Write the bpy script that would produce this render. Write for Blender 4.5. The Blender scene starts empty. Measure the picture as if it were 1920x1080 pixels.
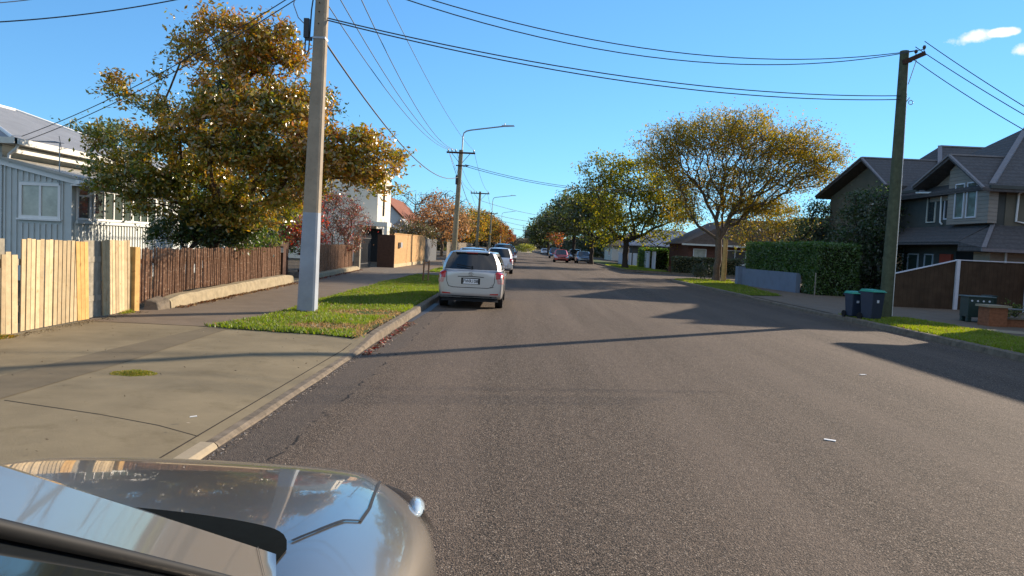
import bpy, bmesh, math, random
import numpy as np
from mathutils import Vector, Matrix
random.seed(7); rng = np.random.default_rng(7)
R = math.radians
scene = bpy.context.scene
COL = scene.collection

# ---------------------------------------------------------------- camera
FPX = 1400.0; EYE = 1.64
def _axes(roll):
    d = Vector((12, 78, -FPX)).normalized(); a = R(roll)
    u = Vector((math.sin(a), math.cos(a), 0)); u = (u - d * u.dot(d)).normalized()
    return d.cross(u), d, u
AX, AD, AU = _axes(2.7)
cam_data = bpy.data.cameras.new('camera'); cam = bpy.data.objects.new('camera', cam_data); COL.objects.link(cam)
cam_data.sensor_width = 36; cam_data.lens = 36 * FPX / 1920; cam_data.clip_start = 0.05; cam_data.clip_end = 6000
cam.matrix_world = Matrix(((AX.x, AX.y, AX.z, 0), (AD.x, AD.y, AD.z, 0), (AU.x, AU.y, AU.z, EYE), (0, 0, 0, 1)))
scene.camera = cam
def at(px, py, Y):
    c = Vector((px - 960, 540 - py, -FPX)); r = Vector((AX.dot(c), AD.dot(c), AU.dot(c))); t = Y / r.y
    return Vector((r.x * t, Y, EYE + r.z * t))

# ---------------------------------------------------------------- sky, sun, exposure
SUN_EL = 19.0; SUN_ROT = 50.0
world = bpy.data.worlds.new('World'); scene.world = world; world.use_nodes = True
wn = world.node_tree; wn.nodes.clear()
wo = wn.nodes.new('ShaderNodeOutputWorld'); bg = wn.nodes.new('ShaderNodeBackground')
sky = wn.nodes.new('ShaderNodeTexSky'); sky.sky_type = 'NISHITA'; sky.sun_disc = False
sky.sun_elevation = R(SUN_EL); sky.sun_rotation = R(SUN_ROT); sky.air_density = 1.0; sky.dust_density = 0.0; sky.ozone_density = 3.0
bg.inputs['Strength'].default_value = 0.085
# small clouds, fixed in the sky
def vm(op, a, b=None):
    n = wn.nodes.new('ShaderNodeVectorMath'); n.operation = op
    for i, v in enumerate((a, b)):
        if v is None: continue
        if isinstance(v, (tuple, Vector)): n.inputs[i].default_value = tuple(v)
        else: wn.links.new(v, n.inputs[i])
    return n.outputs['Value'] if op == 'DOT_PRODUCT' else n.outputs['Vector']
def mt(op, a, b=None, clamp=False):
    n = wn.nodes.new('ShaderNodeMath'); n.operation = op; n.use_clamp = clamp
    for i, v in enumerate((a, b)):
        if v is None: continue
        if isinstance(v, (int, float)): n.inputs[i].default_value = v
        else: wn.links.new(v, n.inputs[i])
    return n.outputs[0]
tc = wn.nodes.new('ShaderNodeTexCoord'); DIR = tc.outputs['Generated']
nz = wn.nodes.new('ShaderNodeTexNoise'); nz.inputs['Scale'].default_value = 34; nz.inputs['Detail'].default_value = 7; nz.inputs['Roughness'].default_value = 0.62
wn.links.new(DIR, nz.inputs['Vector'])
tot = None
for (px, py, hw, hh, tilt) in ((1838, 69, 66, 15, 0.10), (1925, 92, 30, 14, 0.0), (1885, 60, 24, 10, 0.0)):
    c = (at(px, py, 10) - Vector((0, 0, EYE))).normalized()
    rt = Vector((c.y, -c.x, 0)).normalized(); up = rt.cross(c)
    rt2 = (rt + up * tilt).normalized(); up2 = (up - rt * tilt).normalized()
    a = mt('DIVIDE', vm('DOT_PRODUCT', vm('SUBTRACT', DIR, c), rt2), hw / FPX * 1.0)
    b = mt('DIVIDE', vm('DOT_PRODUCT', vm('SUBTRACT', DIR, c), up2), hh / FPX * 1.0)
    r2 = mt('ADD', mt('MULTIPLY', a, a), mt('MULTIPLY', b, b))
    m = mt('SUBTRACT', 1.0, r2, True)
    m = mt('MULTIPLY', m, mt('GREATER_THAN', vm('DOT_PRODUCT', DIR, c), 0.5))
    tot = m if tot is None else mt('ADD', tot, m)
cl = mt('MULTIPLY', mt('SUBTRACT', mt('ADD', mt('MULTIPLY', tot, 0.75), mt('MULTIPLY', nz.outputs['Fac'], 1.8)), 1.42), 2.0, True)
# soft broken cloud high up behind the camera, enlarged as neutral fill for shade
nz2 = wn.nodes.new('ShaderNodeTexNoise'); nz2.inputs['Scale'].default_value = 3.2; nz2.inputs['Detail'].default_value = 6
wn.links.new(DIR, nz2.inputs['Vector'])
back = mt('MULTIPLY', mt('MULTIPLY', mt('SUBTRACT', vm('DOT_PRODUCT', DIR, (0, -0.62, 0.78)), 0.36), 2.6, True), mt('MULTIPLY', mt('SUBTRACT', nz2.outputs['Fac'], 0.42), 4.0, True))
cl2 = mt('MULTIPLY', back, 0.9)
cl = mt('ADD', cl, cl2, True)
hs = wn.nodes.new('ShaderNodeHueSaturation'); hs.inputs['Saturation'].default_value = 1.0; hs.inputs['Value'].default_value = 1.0
gm = wn.nodes.new('ShaderNodeGamma'); gm.inputs['Gamma'].default_value = 0.7; wn.links.new(sky.outputs[0], gm.inputs['Color'])
tn = wn.nodes.new('ShaderNodeMix'); tn.data_type = 'RGBA'; tn.blend_type = 'MULTIPLY'; tn.inputs[0].default_value = 1; tn.inputs[7].default_value = (0.66, 1.22, 1.74, 1); wn.links.new(gm.outputs[0], tn.inputs[6])
wn.links.new(tn.outputs[2], hs.inputs['Color'])
mixc = wn.nodes.new('ShaderNodeMix'); mixc.data_type = 'RGBA'
wn.links.new(cl, mixc.inputs[0]); wn.links.new(hs.outputs[0], mixc.inputs[6]); mixc.inputs[7].default_value = (7.0, 6.6, 6.1, 1)
wn.links.new(mixc.outputs[2], bg.inputs['Color']); wn.links.new(bg.outputs[0], wo.inputs['Surface'])
SD = Vector((math.sin(R(SUN_ROT)), math.cos(R(SUN_ROT)), math.tan(R(SUN_EL)))).normalized()
sl = bpy.data.lights.new('sun', 'SUN'); sl.energy = 4.4; sl.angle = R(0.55); sl.color = (1.0, 0.84, 0.66)
so = bpy.data.objects.new('sun', sl); COL.objects.link(so); so.rotation_euler = SD.to_track_quat('Z', 'Y').to_euler(); so.location = (30, 20, 40)
scene.view_settings.view_transform = 'Standard'; scene.view_settings.look = 'None'; scene.view_settings.gamma = 1
scene.view_settings.exposure = 1.18
scene.render.engine = 'CYCLES'

# ---------------------------------------------------------------- helpers
def tag(o, label=None, cat=None, group=None, kind=None):
    if label: o['label'] = label
    if cat: o['category'] = cat
    if group: o['group'] = group
    if kind: o['kind'] = kind
    return o
def empty(name, loc=(0, 0, 0), rz=0.0, label=None, cat=None, group=None):
    o = bpy.data.objects.new(name, None); COL.objects.link(o); o.location = loc; o.rotation_euler.z = rz
    o.empty_display_size = 0.2
    return tag(o, label, cat, group)
class MB:
    def __init__(s): s.v = []; s.f = []
    def add(s, vs, fs):
        b = len(s.v); s.v += [tuple(v) for v in vs]; s.f += [tuple(b + i for i in f) for f in fs]; return s
    def box(s, x0, x1, y0, y1, z0, z1):
        return s.add([(x, y, z) for z in (z0, z1) for y in (y0, y1) for x in (x0, x1)],
                     [(0, 2, 3, 1), (4, 5, 7, 6), (0, 1, 5, 4), (2, 6, 7, 3), (0, 4, 6, 2), (1, 3, 7, 5)])
    def bar(s, a, b, w, h=None, roll=0.0):
        a = Vector(a); b = Vector(b); h = h or w; d = (b - a).normalized()
        up = Vector((0, 0, 1)) if abs(d.z) < 0.95 else Vector((0, 1, 0))
        x = d.cross(up).normalized(); z = x.cross(d)
        if roll: q = Matrix.Rotation(roll, 3, d); x = q @ x; z = q @ z
        vs = [p + x * (i * w / 2) + z * (j * h / 2) for p in (a, b) for i, j in ((-1, -1), (1, -1), (1, 1), (-1, 1))]
        return s.add(vs, [(0, 1, 2, 3), (4, 7, 6, 5), (0, 4, 5, 1), (1, 5, 6, 2), (2, 6, 7, 3), (3, 7, 4, 0)])
    def tube(s, pts, r, n=8, cap=True):
        pts = [Vector(p) for p in pts]; rs = r if isinstance(r, (list, tuple)) else [r] * len(pts); b = len(s.v)
        ref = None
        for i, p in enumerate(pts):
            d = (pts[min(i + 1, len(pts) - 1)] - pts[max(i - 1, 0)]).normalized()
            if ref is None: ref = Vector((0, 0, 1)) if abs(d.z) < 0.9 else Vector((1, 0, 0))
            x = (ref - d * ref.dot(d)).normalized(); y = d.cross(x); ref = x
            for k in range(n):
                a = 2 * math.pi * k / n; s.v.append(tuple(p + (x * math.cos(a) + y * math.sin(a)) * rs[i]))
        for i in range(len(pts) - 1):
            for k in range(n):
                k2 = (k + 1) % n; s.f.append((b + i * n + k, b + i * n + k2, b + (i + 1) * n + k2, b + (i + 1) * n + k))
        if cap:
            s.f.append(tuple(b + k for k in range(n))[::-1]); e = b + (len(pts) - 1) * n; s.f.append(tuple(e + k for k in range(n)))
        return s
    def prism(s, poly, axis, a, b):
        n = len(poly)
        def mk(p, t):
            return {'x': (t, p[0], p[1]), 'y': (p[0], t, p[1]), 'z': (p[0], p[1], t)}[axis]
        vs = [mk(p, a) for p in poly] + [mk(p, b) for p in poly]
        fs = [tuple(range(n))[::-1], tuple(range(n, 2 * n))] + [(i, (i + 1) % n, n + (i + 1) % n, n + i) for i in range(n)]
        return s.add(vs, fs)
    def build(s, name, mat, parent=None, smooth=False, bevel=0.0, loc=None, rz=None, fix=True):
        me = bpy.data.meshes.new(name); me.from_pydata(s.v, [], s.f); me.update()
        if fix and len(s.v) < 60000:
            bm = bmesh.new(); bm.from_mesh(me); bmesh.ops.recalc_face_normals(bm, faces=bm.faces); bm.to_mesh(me); bm.free()
        if smooth: me.polygons.foreach_set('use_smooth', [True] * len(me.polygons))
        if mat: me.materials.append(mat)
        o = bpy.data.objects.new(name, me); COL.objects.link(o)
        if parent: o.parent = parent
        if loc is not None: o.location = loc
        if rz is not None: o.rotation_euler.z = rz
        if bevel:
            m = o.modifiers.new('bevel', 'BEVEL'); m.width = bevel; m.segments = 2; m.limit_method = 'ANGLE'; m.angle_limit = R(40)
        return o
def np_mesh(name, verts, faces_n, mat, parent=None, colors=None, smooth=False):
    """verts (N,k,3) -> one k-gon per entry"""
    N, k, _ = verts.shape
    me = bpy.data.meshes.new(name); me.vertices.add(N * k); me.vertices.foreach_set('co', verts.astype(np.float32).ravel())
    me.loops.add(N * k); me.loops.foreach_set('vertex_index', np.arange(N * k, dtype=np.int32))
    me.polygons.add(N); me.polygons.foreach_set('loop_start', np.arange(0, N * k, k, dtype=np.int32))
    try: me.polygons.foreach_set('loop_total', np.full(N, k, dtype=np.int32))
    except Exception: pass
    if colors is not None:
        ca = me.color_attributes.new('hue', 'FLOAT_COLOR', 'CORNER')
        c = np.ones((N, k, 4), dtype=np.float32); c[:, :, :3] = colors[:, None, :]; ca.data.foreach_set('color', c.ravel())
    me.update(calc_edges=True); me.materials.append(mat)
    o = bpy.data.objects.new(name, me); COL.objects.link(o)
    if parent: o.parent = parent
    return o
def copy_tree(o, parent=None):
    c = o.copy(); COL.objects.link(c); c.parent = parent
    for ch in list(o.children): copy_tree(ch, c)
    return c

# ---------------------------------------------------------------- materials
def mat(name, col=(0.5, 0.5, 0.5), rough=0.7, metal=0.0, noise=None, bump=None, coat=0.0, spec=None, col2=None, wave=None, stain=None, emit=None, island=0.0):
    """noise=(scale, amount, detail)  bump=(scale, strength, dist)  wave=(axis, period, depth, colour factor)"""
    m = bpy.data.materials.new(name); m.use_nodes = True; nt = m.node_tree; p = nt.nodes['Principled BSDF']
    p.inputs['Base Color'].default_value = (*col, 1); p.inputs['Roughness'].default_value = rough; p.inputs['Metallic'].default_value = metal
    if coat: p.inputs['Coat Weight'].default_value = coat; p.inputs['Coat Roughness'].default_value = 0.03
    if spec is None and rough >= .8: spec = .15
    if spec is not None: p.inputs['Specular IOR Level'].default_value = spec
    L = nt.links.new; N = nt.nodes.new
    t = N('ShaderNodeTexCoord'); co = t.outputs['Object']
    g = N('ShaderNodeNewGeometry')
    cur = None
    def rgb(c): n = N('ShaderNodeRGB'); n.outputs[0].default_value = (*c, 1); return n.outputs[0]
    def mix(f, a, b, typ='MIX'):
        n = N('ShaderNodeMix'); n.data_type = 'RGBA'; n.blend_type = typ
        for i, v in ((0, f), (6, a), (7, b)):
            if isinstance(v, (int, float)): n.inputs[i].default_value = v
            elif isinstance(v, tuple): n.inputs[i].default_value = (*v, 1)
            else: L(v, n.inputs[i])
        return n.outputs[2]
    def ramp(f, a, b):
        n = N('ShaderNodeMapRange'); L(f, n.inputs[0]); n.inputs[1].default_value = a; n.inputs[2].default_value = b; return n.outputs[0]
    pos = g.outputs['Position']
    cur = rgb(col)
    if noise:
        n = N('ShaderNodeTexNoise'); n.inputs['Scale'].default_value = noise[0]; n.inputs['Detail'].default_value = noise[2] if len(noise) > 2 else 6
        n.inputs['Roughness'].default_value = 0.65; L(pos, n.inputs['Vector'])
        c2 = col2 or tuple(c * (1 - noise[1]) for c in col)
        cur = mix(ramp(n.outputs['Fac'], 0.35, 0.65), cur, c2)
    if stain:   # (scale, colour, lo, hi)
        n = N('ShaderNodeTexNoise'); n.inputs['Scale'].default_value = stain[0]; n.inputs['Detail'].default_value = 8; n.inputs['Roughness'].default_value = 0.7; L(pos, n.inputs['Vector'])
        cur = mix(ramp(n.outputs['Fac'], stain[2], stain[3]), cur, stain[1])
    height = None
    if wave:
        sx = N('ShaderNodeSeparateXYZ'); L(pos, sx.inputs[0]); c = sx.outputs['XYZ'.index(wave[0])]
        a = N('ShaderNodeMath'); a.operation = 'MULTIPLY'; L(c, a.inputs[0]); a.inputs[1].default_value = 1 / wave[1]
        fr = N('ShaderNodeMath'); fr.operation = 'FRACT'; L(a.outputs[0], fr.inputs[0])
        # groove near 0/1
        gr = N('ShaderNodeMapRange'); L(fr.outputs[0], gr.inputs[0]); gr.inputs[1].default_value = 0.0; gr.inputs[2].default_value = wave[4] if len(wave) > 4 else 0.12
        height = gr.outputs[0]
        cur = mix(gr.outputs[0], tuple(c * wave[3] for c in col), cur)
    if island:
        mr_ = N('ShaderNodeMapRange'); L(g.outputs['Random Per Island'], mr_.inputs[0]); mr_.inputs[3].default_value = 1 - island; mr_.inputs[4].default_value = 1 + island * .6
        sc_ = N('ShaderNodeVectorMath'); sc_.operation = 'SCALE'; L(cur, sc_.inputs[0]); L(mr_.outputs[0], sc_.inputs['Scale']); cur = sc_.outputs[0]
    L(cur, p.inputs['Base Color'])
    nrm = None
    if bump:
        n = N('ShaderNodeTexNoise'); n.inputs['Scale'].default_value = bump[0]; n.inputs['Detail'].default_value = 5; n.inputs['Roughness'].default_value = 0.7; L(pos, n.inputs['Vector'])
        b = N('ShaderNodeBump'); b.inputs['Strength'].default_value = bump[1]; b.inputs['Distance'].default_value = bump[2]; L(n.outputs['Fac'], b.inputs['Height']); nrm = b.outputs[0]
    if height is not None:
        b = N('ShaderNodeBump'); b.inputs['Strength'].default_value = 0.8; b.inputs['Distance'].default_value = wave[2]; L(height, b.inputs['Height'])
        if nrm: L(nrm, b.inputs['Normal'])
        nrm = b.outputs[0]
    if nrm: L(nrm, p.inputs['Normal'])
    if emit: p.inputs['Emission Color'].default_value = (*emit, 1); p.inputs['Emission Strength'].default_value = 1
    return m
def leaf_mat(name, trans=0.45, rough=0.5, gloss=0.08):
    m = bpy.data.materials.new(name); m.use_nodes = True; nt = m.node_tree; nt.nodes.clear(); L = nt.links.new; N = nt.nodes.new
    out = N('ShaderNodeOutputMaterial'); a = N('ShaderNodeAttribute'); a.attribute_name = 'hue'
    d = N('ShaderNodeBsdfDiffuse'); t = N('ShaderNodeBsdfTranslucent'); g = N('ShaderNodeBsdfGlossy'); g.inputs['Roughness'].default_value = rough
    L(a.outputs['Color'], d.inputs['Color'])
    hs = N('ShaderNodeHueSaturation'); hs.inputs['Saturation'].default_value = 1.15; hs.inputs['Value'].default_value = 1.5; L(a.outputs['Color'], hs.inputs['Color']); L(hs.outputs[0], t.inputs['Color'])
    m1 = N('ShaderNodeMixShader'); m1.inputs[0].default_value = trans; L(d.outputs[0], m1.inputs[1]); L(t.outputs[0], m1.inputs[2])
    m2 = N('ShaderNodeMixShader'); m2.inputs[0].default_value = gloss; L(m1.outputs[0], m2.inputs[1]); L(g.outputs[0], m2.inputs[2]); L(m2.outputs[0], out.inputs[0])
    return m

def asphalt_mat():
    m = bpy.data.materials.new('asphalt'); m.use_nodes = True; nt = m.node_tree; p = nt.nodes['Principled BSDF']; L = nt.links.new; N = nt.nodes.new
    g = N('ShaderNodeNewGeometry'); pos = g.outputs['Position']
    def noise(s, d=4, r=0.6, vec=None):
        n = N('ShaderNodeTexNoise'); n.inputs['Scale'].default_value = s; n.inputs['Detail'].default_value = d; n.inputs['Roughness'].default_value = r; L(vec or pos, n.inputs['Vector']); return n.outputs['Fac']
    def mr(f, a, b, c=0.0, d=1.0):
        n = N('ShaderNodeMapRange'); L(f, n.inputs[0]); n.inputs[1].default_value = a; n.inputs[2].default_value = b; n.inputs[3].default_value = c; n.inputs[4].default_value = d; return n.outputs[0]
    def mix(f, a, b, typ='MIX'):
        n = N('ShaderNodeMix'); n.data_type = 'RGBA'; n.blend_type = typ
        for i, v in ((0, f), (6, a), (7, b)):
            if isinstance(v, (int, float)): n.inputs[i].default_value = v
            elif isinstance(v, tuple): n.inputs[i].default_value = (*v, 1)
            else: L(v, n.inputs[i])
        return n.outputs[2]
    # stone chips
    v = N('ShaderNodeTexVoronoi'); v.inputs['Scale'].default_value = 105; L(pos, v.inputs['Vector'])
    sp = N('ShaderNodeSeparateColor'); L(v.outputs['Color'], sp.inputs[0])
    chip = mr(sp.outputs[0], 0.0, 1.0, 0.0, 1.0)
    c = mix(chip, (0.05, 0.040, 0.031), (0.212, 0.158, 0.115))
    c = mix(mr(sp.outputs[1], 0.88, 0.92), c, (0.34, 0.28, 0.215))
    c = mix(mr(v.outputs['Distance'], 0.35, 0.75), c, (0.03, 0.026, 0.022))
    # wheel tracks polished, along the road
    mp = N('ShaderNodeMapping'); mp.inputs['Scale'].default_value = (1.0, 0.045, 1.0); L(pos, mp.inputs['Vector'])
    tr = noise(0.9, 4, 0.6, mp.outputs[0])
    c = mix(mr(tr, 0.40, 0.62, 0.0, 0.42), c, (0.172, 0.132, 0.101))
    c = mix(mr(noise(0.33, 6, .7), 0.45, 0.68, 0.0, 0.3), c, (0.078, 0.064, 0.052))
    c = mix(mr(noise(1.7, 6, .75), 0.62, 0.72, 0.0, 0.5), c, (0.06, 0.05, 0.042))
    # dark edge seam by the left kerb
    sx = N('ShaderNodeSeparateXYZ'); L(pos, sx.inputs[0])
    ad = N('ShaderNodeMath'); ad.operation = 'ADD'; L(sx.outputs[0], ad.inputs[0]); L(mr(noise(1.6, 3), 0.3, 0.7, -0.07, 0.07), ad.inputs[1])
    c = mix(mr(ad.outputs[0], -1.66, -1.80, 0, 0.45), c, (0.075, 0.066, 0.058))
    k1 = mr(ad.outputs[0], -1.74, -1.725, 0, 1); k2 = mr(ad.outputs[0], -1.715, -1.70, 1, 0)
    mm = N('ShaderNodeMath'); mm.operation = 'MULTIPLY'; L(k1, mm.inputs[0]); L(k2, mm.inputs[1])
    m3 = N('ShaderNodeMath'); m3.operation = 'MULTIPLY'; L(mm.outputs[0], m3.inputs[0]); L(mr(noise(2.3, 3), 0.5, 0.56), m3.inputs[1])
    c = mix(m3.outputs[0], c, (0.02, 0.02, 0.02))
    L(c, p.inputs['Base Color']); p.inputs['Roughness'].default_value = 0.92; p.inputs['Specular IOR Level'].default_value = 0.12
    b = N('ShaderNodeBump'); b.inputs['Strength'].default_value = 0.75; b.inputs['Distance'].default_value = 0.006; b.invert = True; L(v.outputs['Distance'], b.inputs['Height'])
    b2 = N('ShaderNodeBump'); b2.inputs['Strength'].default_value = 0.4; b2.inputs['Distance'].default_value = 0.02; L(noise(9, 4), b2.inputs['Height']); L(b.outputs[0], b2.inputs['Normal'])
    L(b2.outputs[0], p.inputs['Normal'])
    return m

M = {}
M['asphalt'] = asphalt_mat()
M['concrete'] = mat('driveway_concrete', (0.232, 0.190, 0.118), 0.85, noise=(0.8, 0.3, 8), stain=(2.6, (0.13, 0.105, 0.06), 0.54, 0.8), bump=(60, 0.35, 0.01))
M['path'] = mat('footpath_asphalt', (0.18, 0.14, 0.10), 0.85, noise=(2.0, 0.2, 7), stain=(60, (0.28, 0.24, 0.2), 0.55, 0.75), bump=(130, 0.4, 0.006))
M['strip'] = mat('strip_asphalt', (0.165, 0.135, 0.088), 0.9, noise=(3.0, 0.18, 7), bump=(130, 0.4, 0.006))
M['kerb'] = mat('kerb_concrete', (0.215, 0.175, 0.128), 0.9, noise=(5, 0.35, 8), stain=(7, (0.09, 0.075, 0.055), 0.48, 0.7), bump=(80, 0.5, 0.01))
M['kerb_new'] = mat('kerb_pale_concrete', (0.34, 0.28, 0.19), 0.85, noise=(20, 0.12, 6), bump=(80, 0.3, 0.006))
M['soil'] = mat('soil', (0.10, 0.08, 0.055), 0.95, noise=(4, 0.4), bump=(25, 0.8, 0.03))
M['turf'] = mat('turf', (0.065, 0.10, 0.022), 0.95, noise=(1.5, 0.3), stain=(1.1, (0.17, 0.12, 0.07), 0.54, 0.66), bump=(60, 0.8, 0.03))
M['ground'] = mat('ground', (0.085, 0.085, 0.045), 0.95, noise=(0.3, 0.3), bump=(10, 0.5, 0.05))
M['gutter_water'] = mat('water', (0.035, 0.035, 0.036), 0.6, spec=0.4, bump=(14, 0.25, 0.02))
M['pine'] = mat('new_pine', (0.52, 0.40, 0.235), 0.8, noise=(7, 0.22, 8), stain=(11, (0.36, 0.22, 0.09), 0.58, 0.72), bump=(40, 0.35, 0.005), island=.28)
M['pine2'] = mat('golden_pine', (0.56, 0.34, 0.12), 0.8, noise=(7, 0.25, 8), stain=(9, (0.28, 0.14, 0.05), 0.6, 0.7), bump=(40, 0.25, 0.004), island=.2)
M['oldwood'] = mat('old_grey_wood', (0.30, 0.27, 0.21), 0.9, noise=(9, 0.35, 8), bump=(40, 0.4, 0.005), island=.25)
M['brownwood'] = mat('brown_wood', (0.27, 0.15, 0.09), 0.9, noise=(14, 0.45, 8), stain=(24, (0.48, 0.34, 0.23), 0.55, 0.66), bump=(70, 0.7, 0.008), island=.35)
M['darkwood'] = mat('dark_brown_wood', (0.085, 0.045, 0.03), 0.85, noise=(8, 0.3, 6), bump=(40, 0.4, 0.005))
M['stainwood'] = mat('stained_fence', (0.085, 0.055, 0.034), 0.8, noise=(3, 0.35, 6), wave=('X', 0.15, 0.008, 0.45, 0.08))
M['caramel'] = mat('caramel_fence', (0.50, 0.30, 0.13), 0.8, noise=(6, 0.25, 8), wave=('Y', 0.15, 0.012, 0.4, 0.1))
M['greypaling'] = mat('grey_paling', (0.30, 0.25, 0.19), 0.9, noise=(5, 0.3, 8), wave=('Y', 0.15, 0.012, 0.3, 0.14))
M['white'] = mat('white_paint', (0.78, 0.77, 0.73), 0.5, noise=(4, 0.08))
M['cream'] = mat('cream_paint', (0.62, 0.60, 0.52), 0.5, noise=(4, 0.1))
M['post_white'] = mat('white_post_paint', (0.62, 0.64, 0.68), 0.5, noise=(4, 0.1))
M['house_bw'] = mat('pale_blue_boards', (0.56, 0.59, 0.56), 0.65, noise=(2.5, 0.12))
M['house_wb'] = mat('pale_weatherboard', (0.52, 0.56, 0.55), 0.65, noise=(2.5, 0.1), wave=('Z', 0.16, 0.012, 0.6))
M['iron_roof'] = mat('pale_iron_roof', (0.27, 0.28, 0.29), 0.6, noise=(1.2, 0.25), wave=('Y', 0.13, 0.02, 0.82, 0.5))
M['iron_roof_x'] = mat('lean_to_iron', (0.44, 0.42, 0.36), 0.5, noise=(1.2, 0.2), wave=('Y', 0.13, 0.02, 0.82, 0.5))
M['glass'] = mat('window_glass', (0.03, 0.04, 0.045), 0.06, spec=0.7)
M['curtain_glass'] = mat('net_curtain_behind_glass', (0.50, 0.50, 0.42), 0.12, noise=(3.0, 0.3), spec=0.6)
M['green_glass'] = mat('dim_window_glass', (0.06, 0.085, 0.075), 0.05, spec=0.9)
M['tile_dark'] = mat('charcoal_roof_tiles', (0.115, 0.108, 0.106), 0.85, noise=(9, 0.35, 6), wave=('Z', 0.16, 0.02, 0.7, 0.25), bump=(30, 0.4, 0.02))
M['tile_cap'] = mat('roof_ridge_cap', (0.22, 0.20, 0.20), 0.7, noise=(8, 0.2))
M['charcoal'] = mat('charcoal_wall', (0.085, 0.092, 0.085), 0.8, noise=(1.2, 0.2), bump=(80, 0.3, 0.004))
M['khaki'] = mat('khaki_wall', (0.15, 0.14, 0.105), 0.8, noise=(1.2, 0.15), bump=(80, 0.3, 0.004))
M['taupe_wb'] = mat('taupe_weatherboard', (0.27, 0.24, 0.20), 0.7, noise=(3, 0.1), wave=('Z', 0.15, 0.012, 0.55, 0.14))
M['beige_wall'] = mat('beige_brick', (0.36, 0.28, 0.20), 0.85, noise=(5, 0.15), wave=('Z', 0.09, 0.005, 0.8, 0.1))
M['red_door'] = mat('red_door_paint', (0.45, 0.07, 0.035), 0.5, noise=(3, 0.1))
M['brick'] = mat('orange_brick', (0.33, 0.13, 0.065), 0.85, noise=(14, 0.35), wave=('Z', 0.085, 0.006, 1.5, 0.12), bump=(60, 0.4, 0.005))
M['brick_dark'] = mat('brown_brick', (0.17, 0.075, 0.05), 0.85, noise=(6, 0.35), wave=('Z', 0.085, 0.006, 1.4, 0.12))
M['tile_brown'] = mat('brown_roof_tiles', (0.17, 0.125, 0.10), 0.85, noise=(3, 0.3), wave=('Z', 0.13, 0.02, 0.6, 0.25))
M['tile_red'] = mat('red_roof_tiles', (0.26, 0.10, 0.06), 0.85, noise=(2, 0.35), wave=('Z', 0.15, 0.02, 0.6, 0.25))
M['stucco'] = mat('cream_stucco', (0.72, 0.66, 0.54), 0.85, noise=(3, 0.06), bump=(60, 0.2, 0.003))
M['bluewall'] = mat('blue_grey_wall', (0.17, 0.205, 0.26), 0.8, noise=(2, 0.15), bump=(60, 0.3, 0.004))
M['pole_conc'] = mat('pole_concrete', (0.33, 0.275, 0.205), 0.85, noise=(3, 0.25, 9), stain=(14, (0.20, 0.15, 0.10), 0.56, 0.75), bump=(90, 0.3, 0.004))
M['pole_paint'] = mat('pole_grey_blue_paint', (0.27, 0.31, 0.36), 0.6, noise=(2.5, 0.2, 9), stain=(10, (0.36, 0.32, 0.26), 0.62, 0.74))
M['pole_wood'] = mat('pole_green_wood', (0.105, 0.115, 0.07), 0.9, noise=(6, 0.35, 8), bump=(50, 0.5, 0.006))
M['pole_far'] = mat('pole_weathered_wood', (0.27, 0.24, 0.16), 0.9, noise=(5, 0.3, 8), bump=(50, 0.5, 0.006))
M['steel'] = mat('galvanised_steel', (0.33, 0.34, 0.35), 0.45, metal=0.6, noise=(8, 0.15))
M['blackp'] = mat('black_plastic', (0.02, 0.02, 0.024), 0.5, noise=(20, 0.2))
M['cable'] = mat('cable_black', (0.03, 0.032, 0.04), 0.6, noise=(20, 0.2))
M['ceramic'] = mat('brown_ceramic', (0.10, 0.06, 0.05), 0.2, noise=(20, 0.2))
M['bark'] = mat('bark', (0.12, 0.085, 0.06), 0.95, noise=(12, 0.4, 8), bump=(40, 0.8, 0.015))
M['bark_grey'] = mat('bark_grey', (0.16, 0.12, 0.085), 0.95, noise=(12, 0.35, 8), bump=(40, 0.8, 0.015))
M['bark_dark'] = mat('bark_dark', (0.06, 0.045, 0.035), 0.95, noise=(12, 0.4, 8), bump=(40, 0.8, 0.015))
M['leaf'] = leaf_mat('leaf'); M['leaf_thin'] = leaf_mat('leaf_thin', 0.6, 0.5, 0.03); M['leaf_gloss'] = leaf_mat('leaf_glossy', 0.35, 0.35, 0.10)
M['grass'] = leaf_mat('grass_blade', 0.45, 0.5, 0.04)
M['litter'] = leaf_mat('fallen_leaf', 0.1, 0.6, 0.02)
M['core'] = mat('hedge_inner_twigs', (0.03, 0.035, 0.015), 1.0, noise=(6, 0.5), bump=(12, 1.0, 0.1))
M['bin'] = mat('bin_navy_plastic', (0.028, 0.038, 0.062), 0.5, noise=(10, 0.15))
M['bin_blue'] = mat('bin_blue_plastic', (0.022, 0.034, 0.06), 0.5, noise=(10, 0.15))
M['lid_green'] = mat('bin_green_lid', (0.03, 0.27, 0.16), 0.5, noise=(10, 0.15))
M['cab_green'] = mat('cabinet_green', (0.02, 0.042, 0.034), 0.45, noise=(10, 0.2))
M['rubber'] = mat('tyre_rubber', (0.02, 0.02, 0.02), 0.85, noise=(30, 0.2))
M['alloy'] = mat('wheel_alloy', (0.45, 0.45, 0.47), 0.35, metal=0.8, noise=(8, 0.1))
M['hub_dark'] = mat('wheel_dark', (0.08, 0.08, 0.085), 0.4, metal=0.5, noise=(8, 0.1))
M['trim'] = mat('car_black_trim', (0.010, 0.011, 0.012), 0.6, spec=.25, noise=(20, 0.2))
M['carglass'] = mat('car_tinted_glass', (0.010, 0.012, 0.014), 0.04, spec=0.9)
M['redlamp'] = mat('tail_lamp_red', (0.50, 0.008, 0.010), 0.2, coat=0.3, noise=(30, 0.3))
M['clearlamp'] = mat('lamp_clear', (0.62, 0.34, 0.31), 0.2, coat=.5, noise=(60, 0.3))
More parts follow.
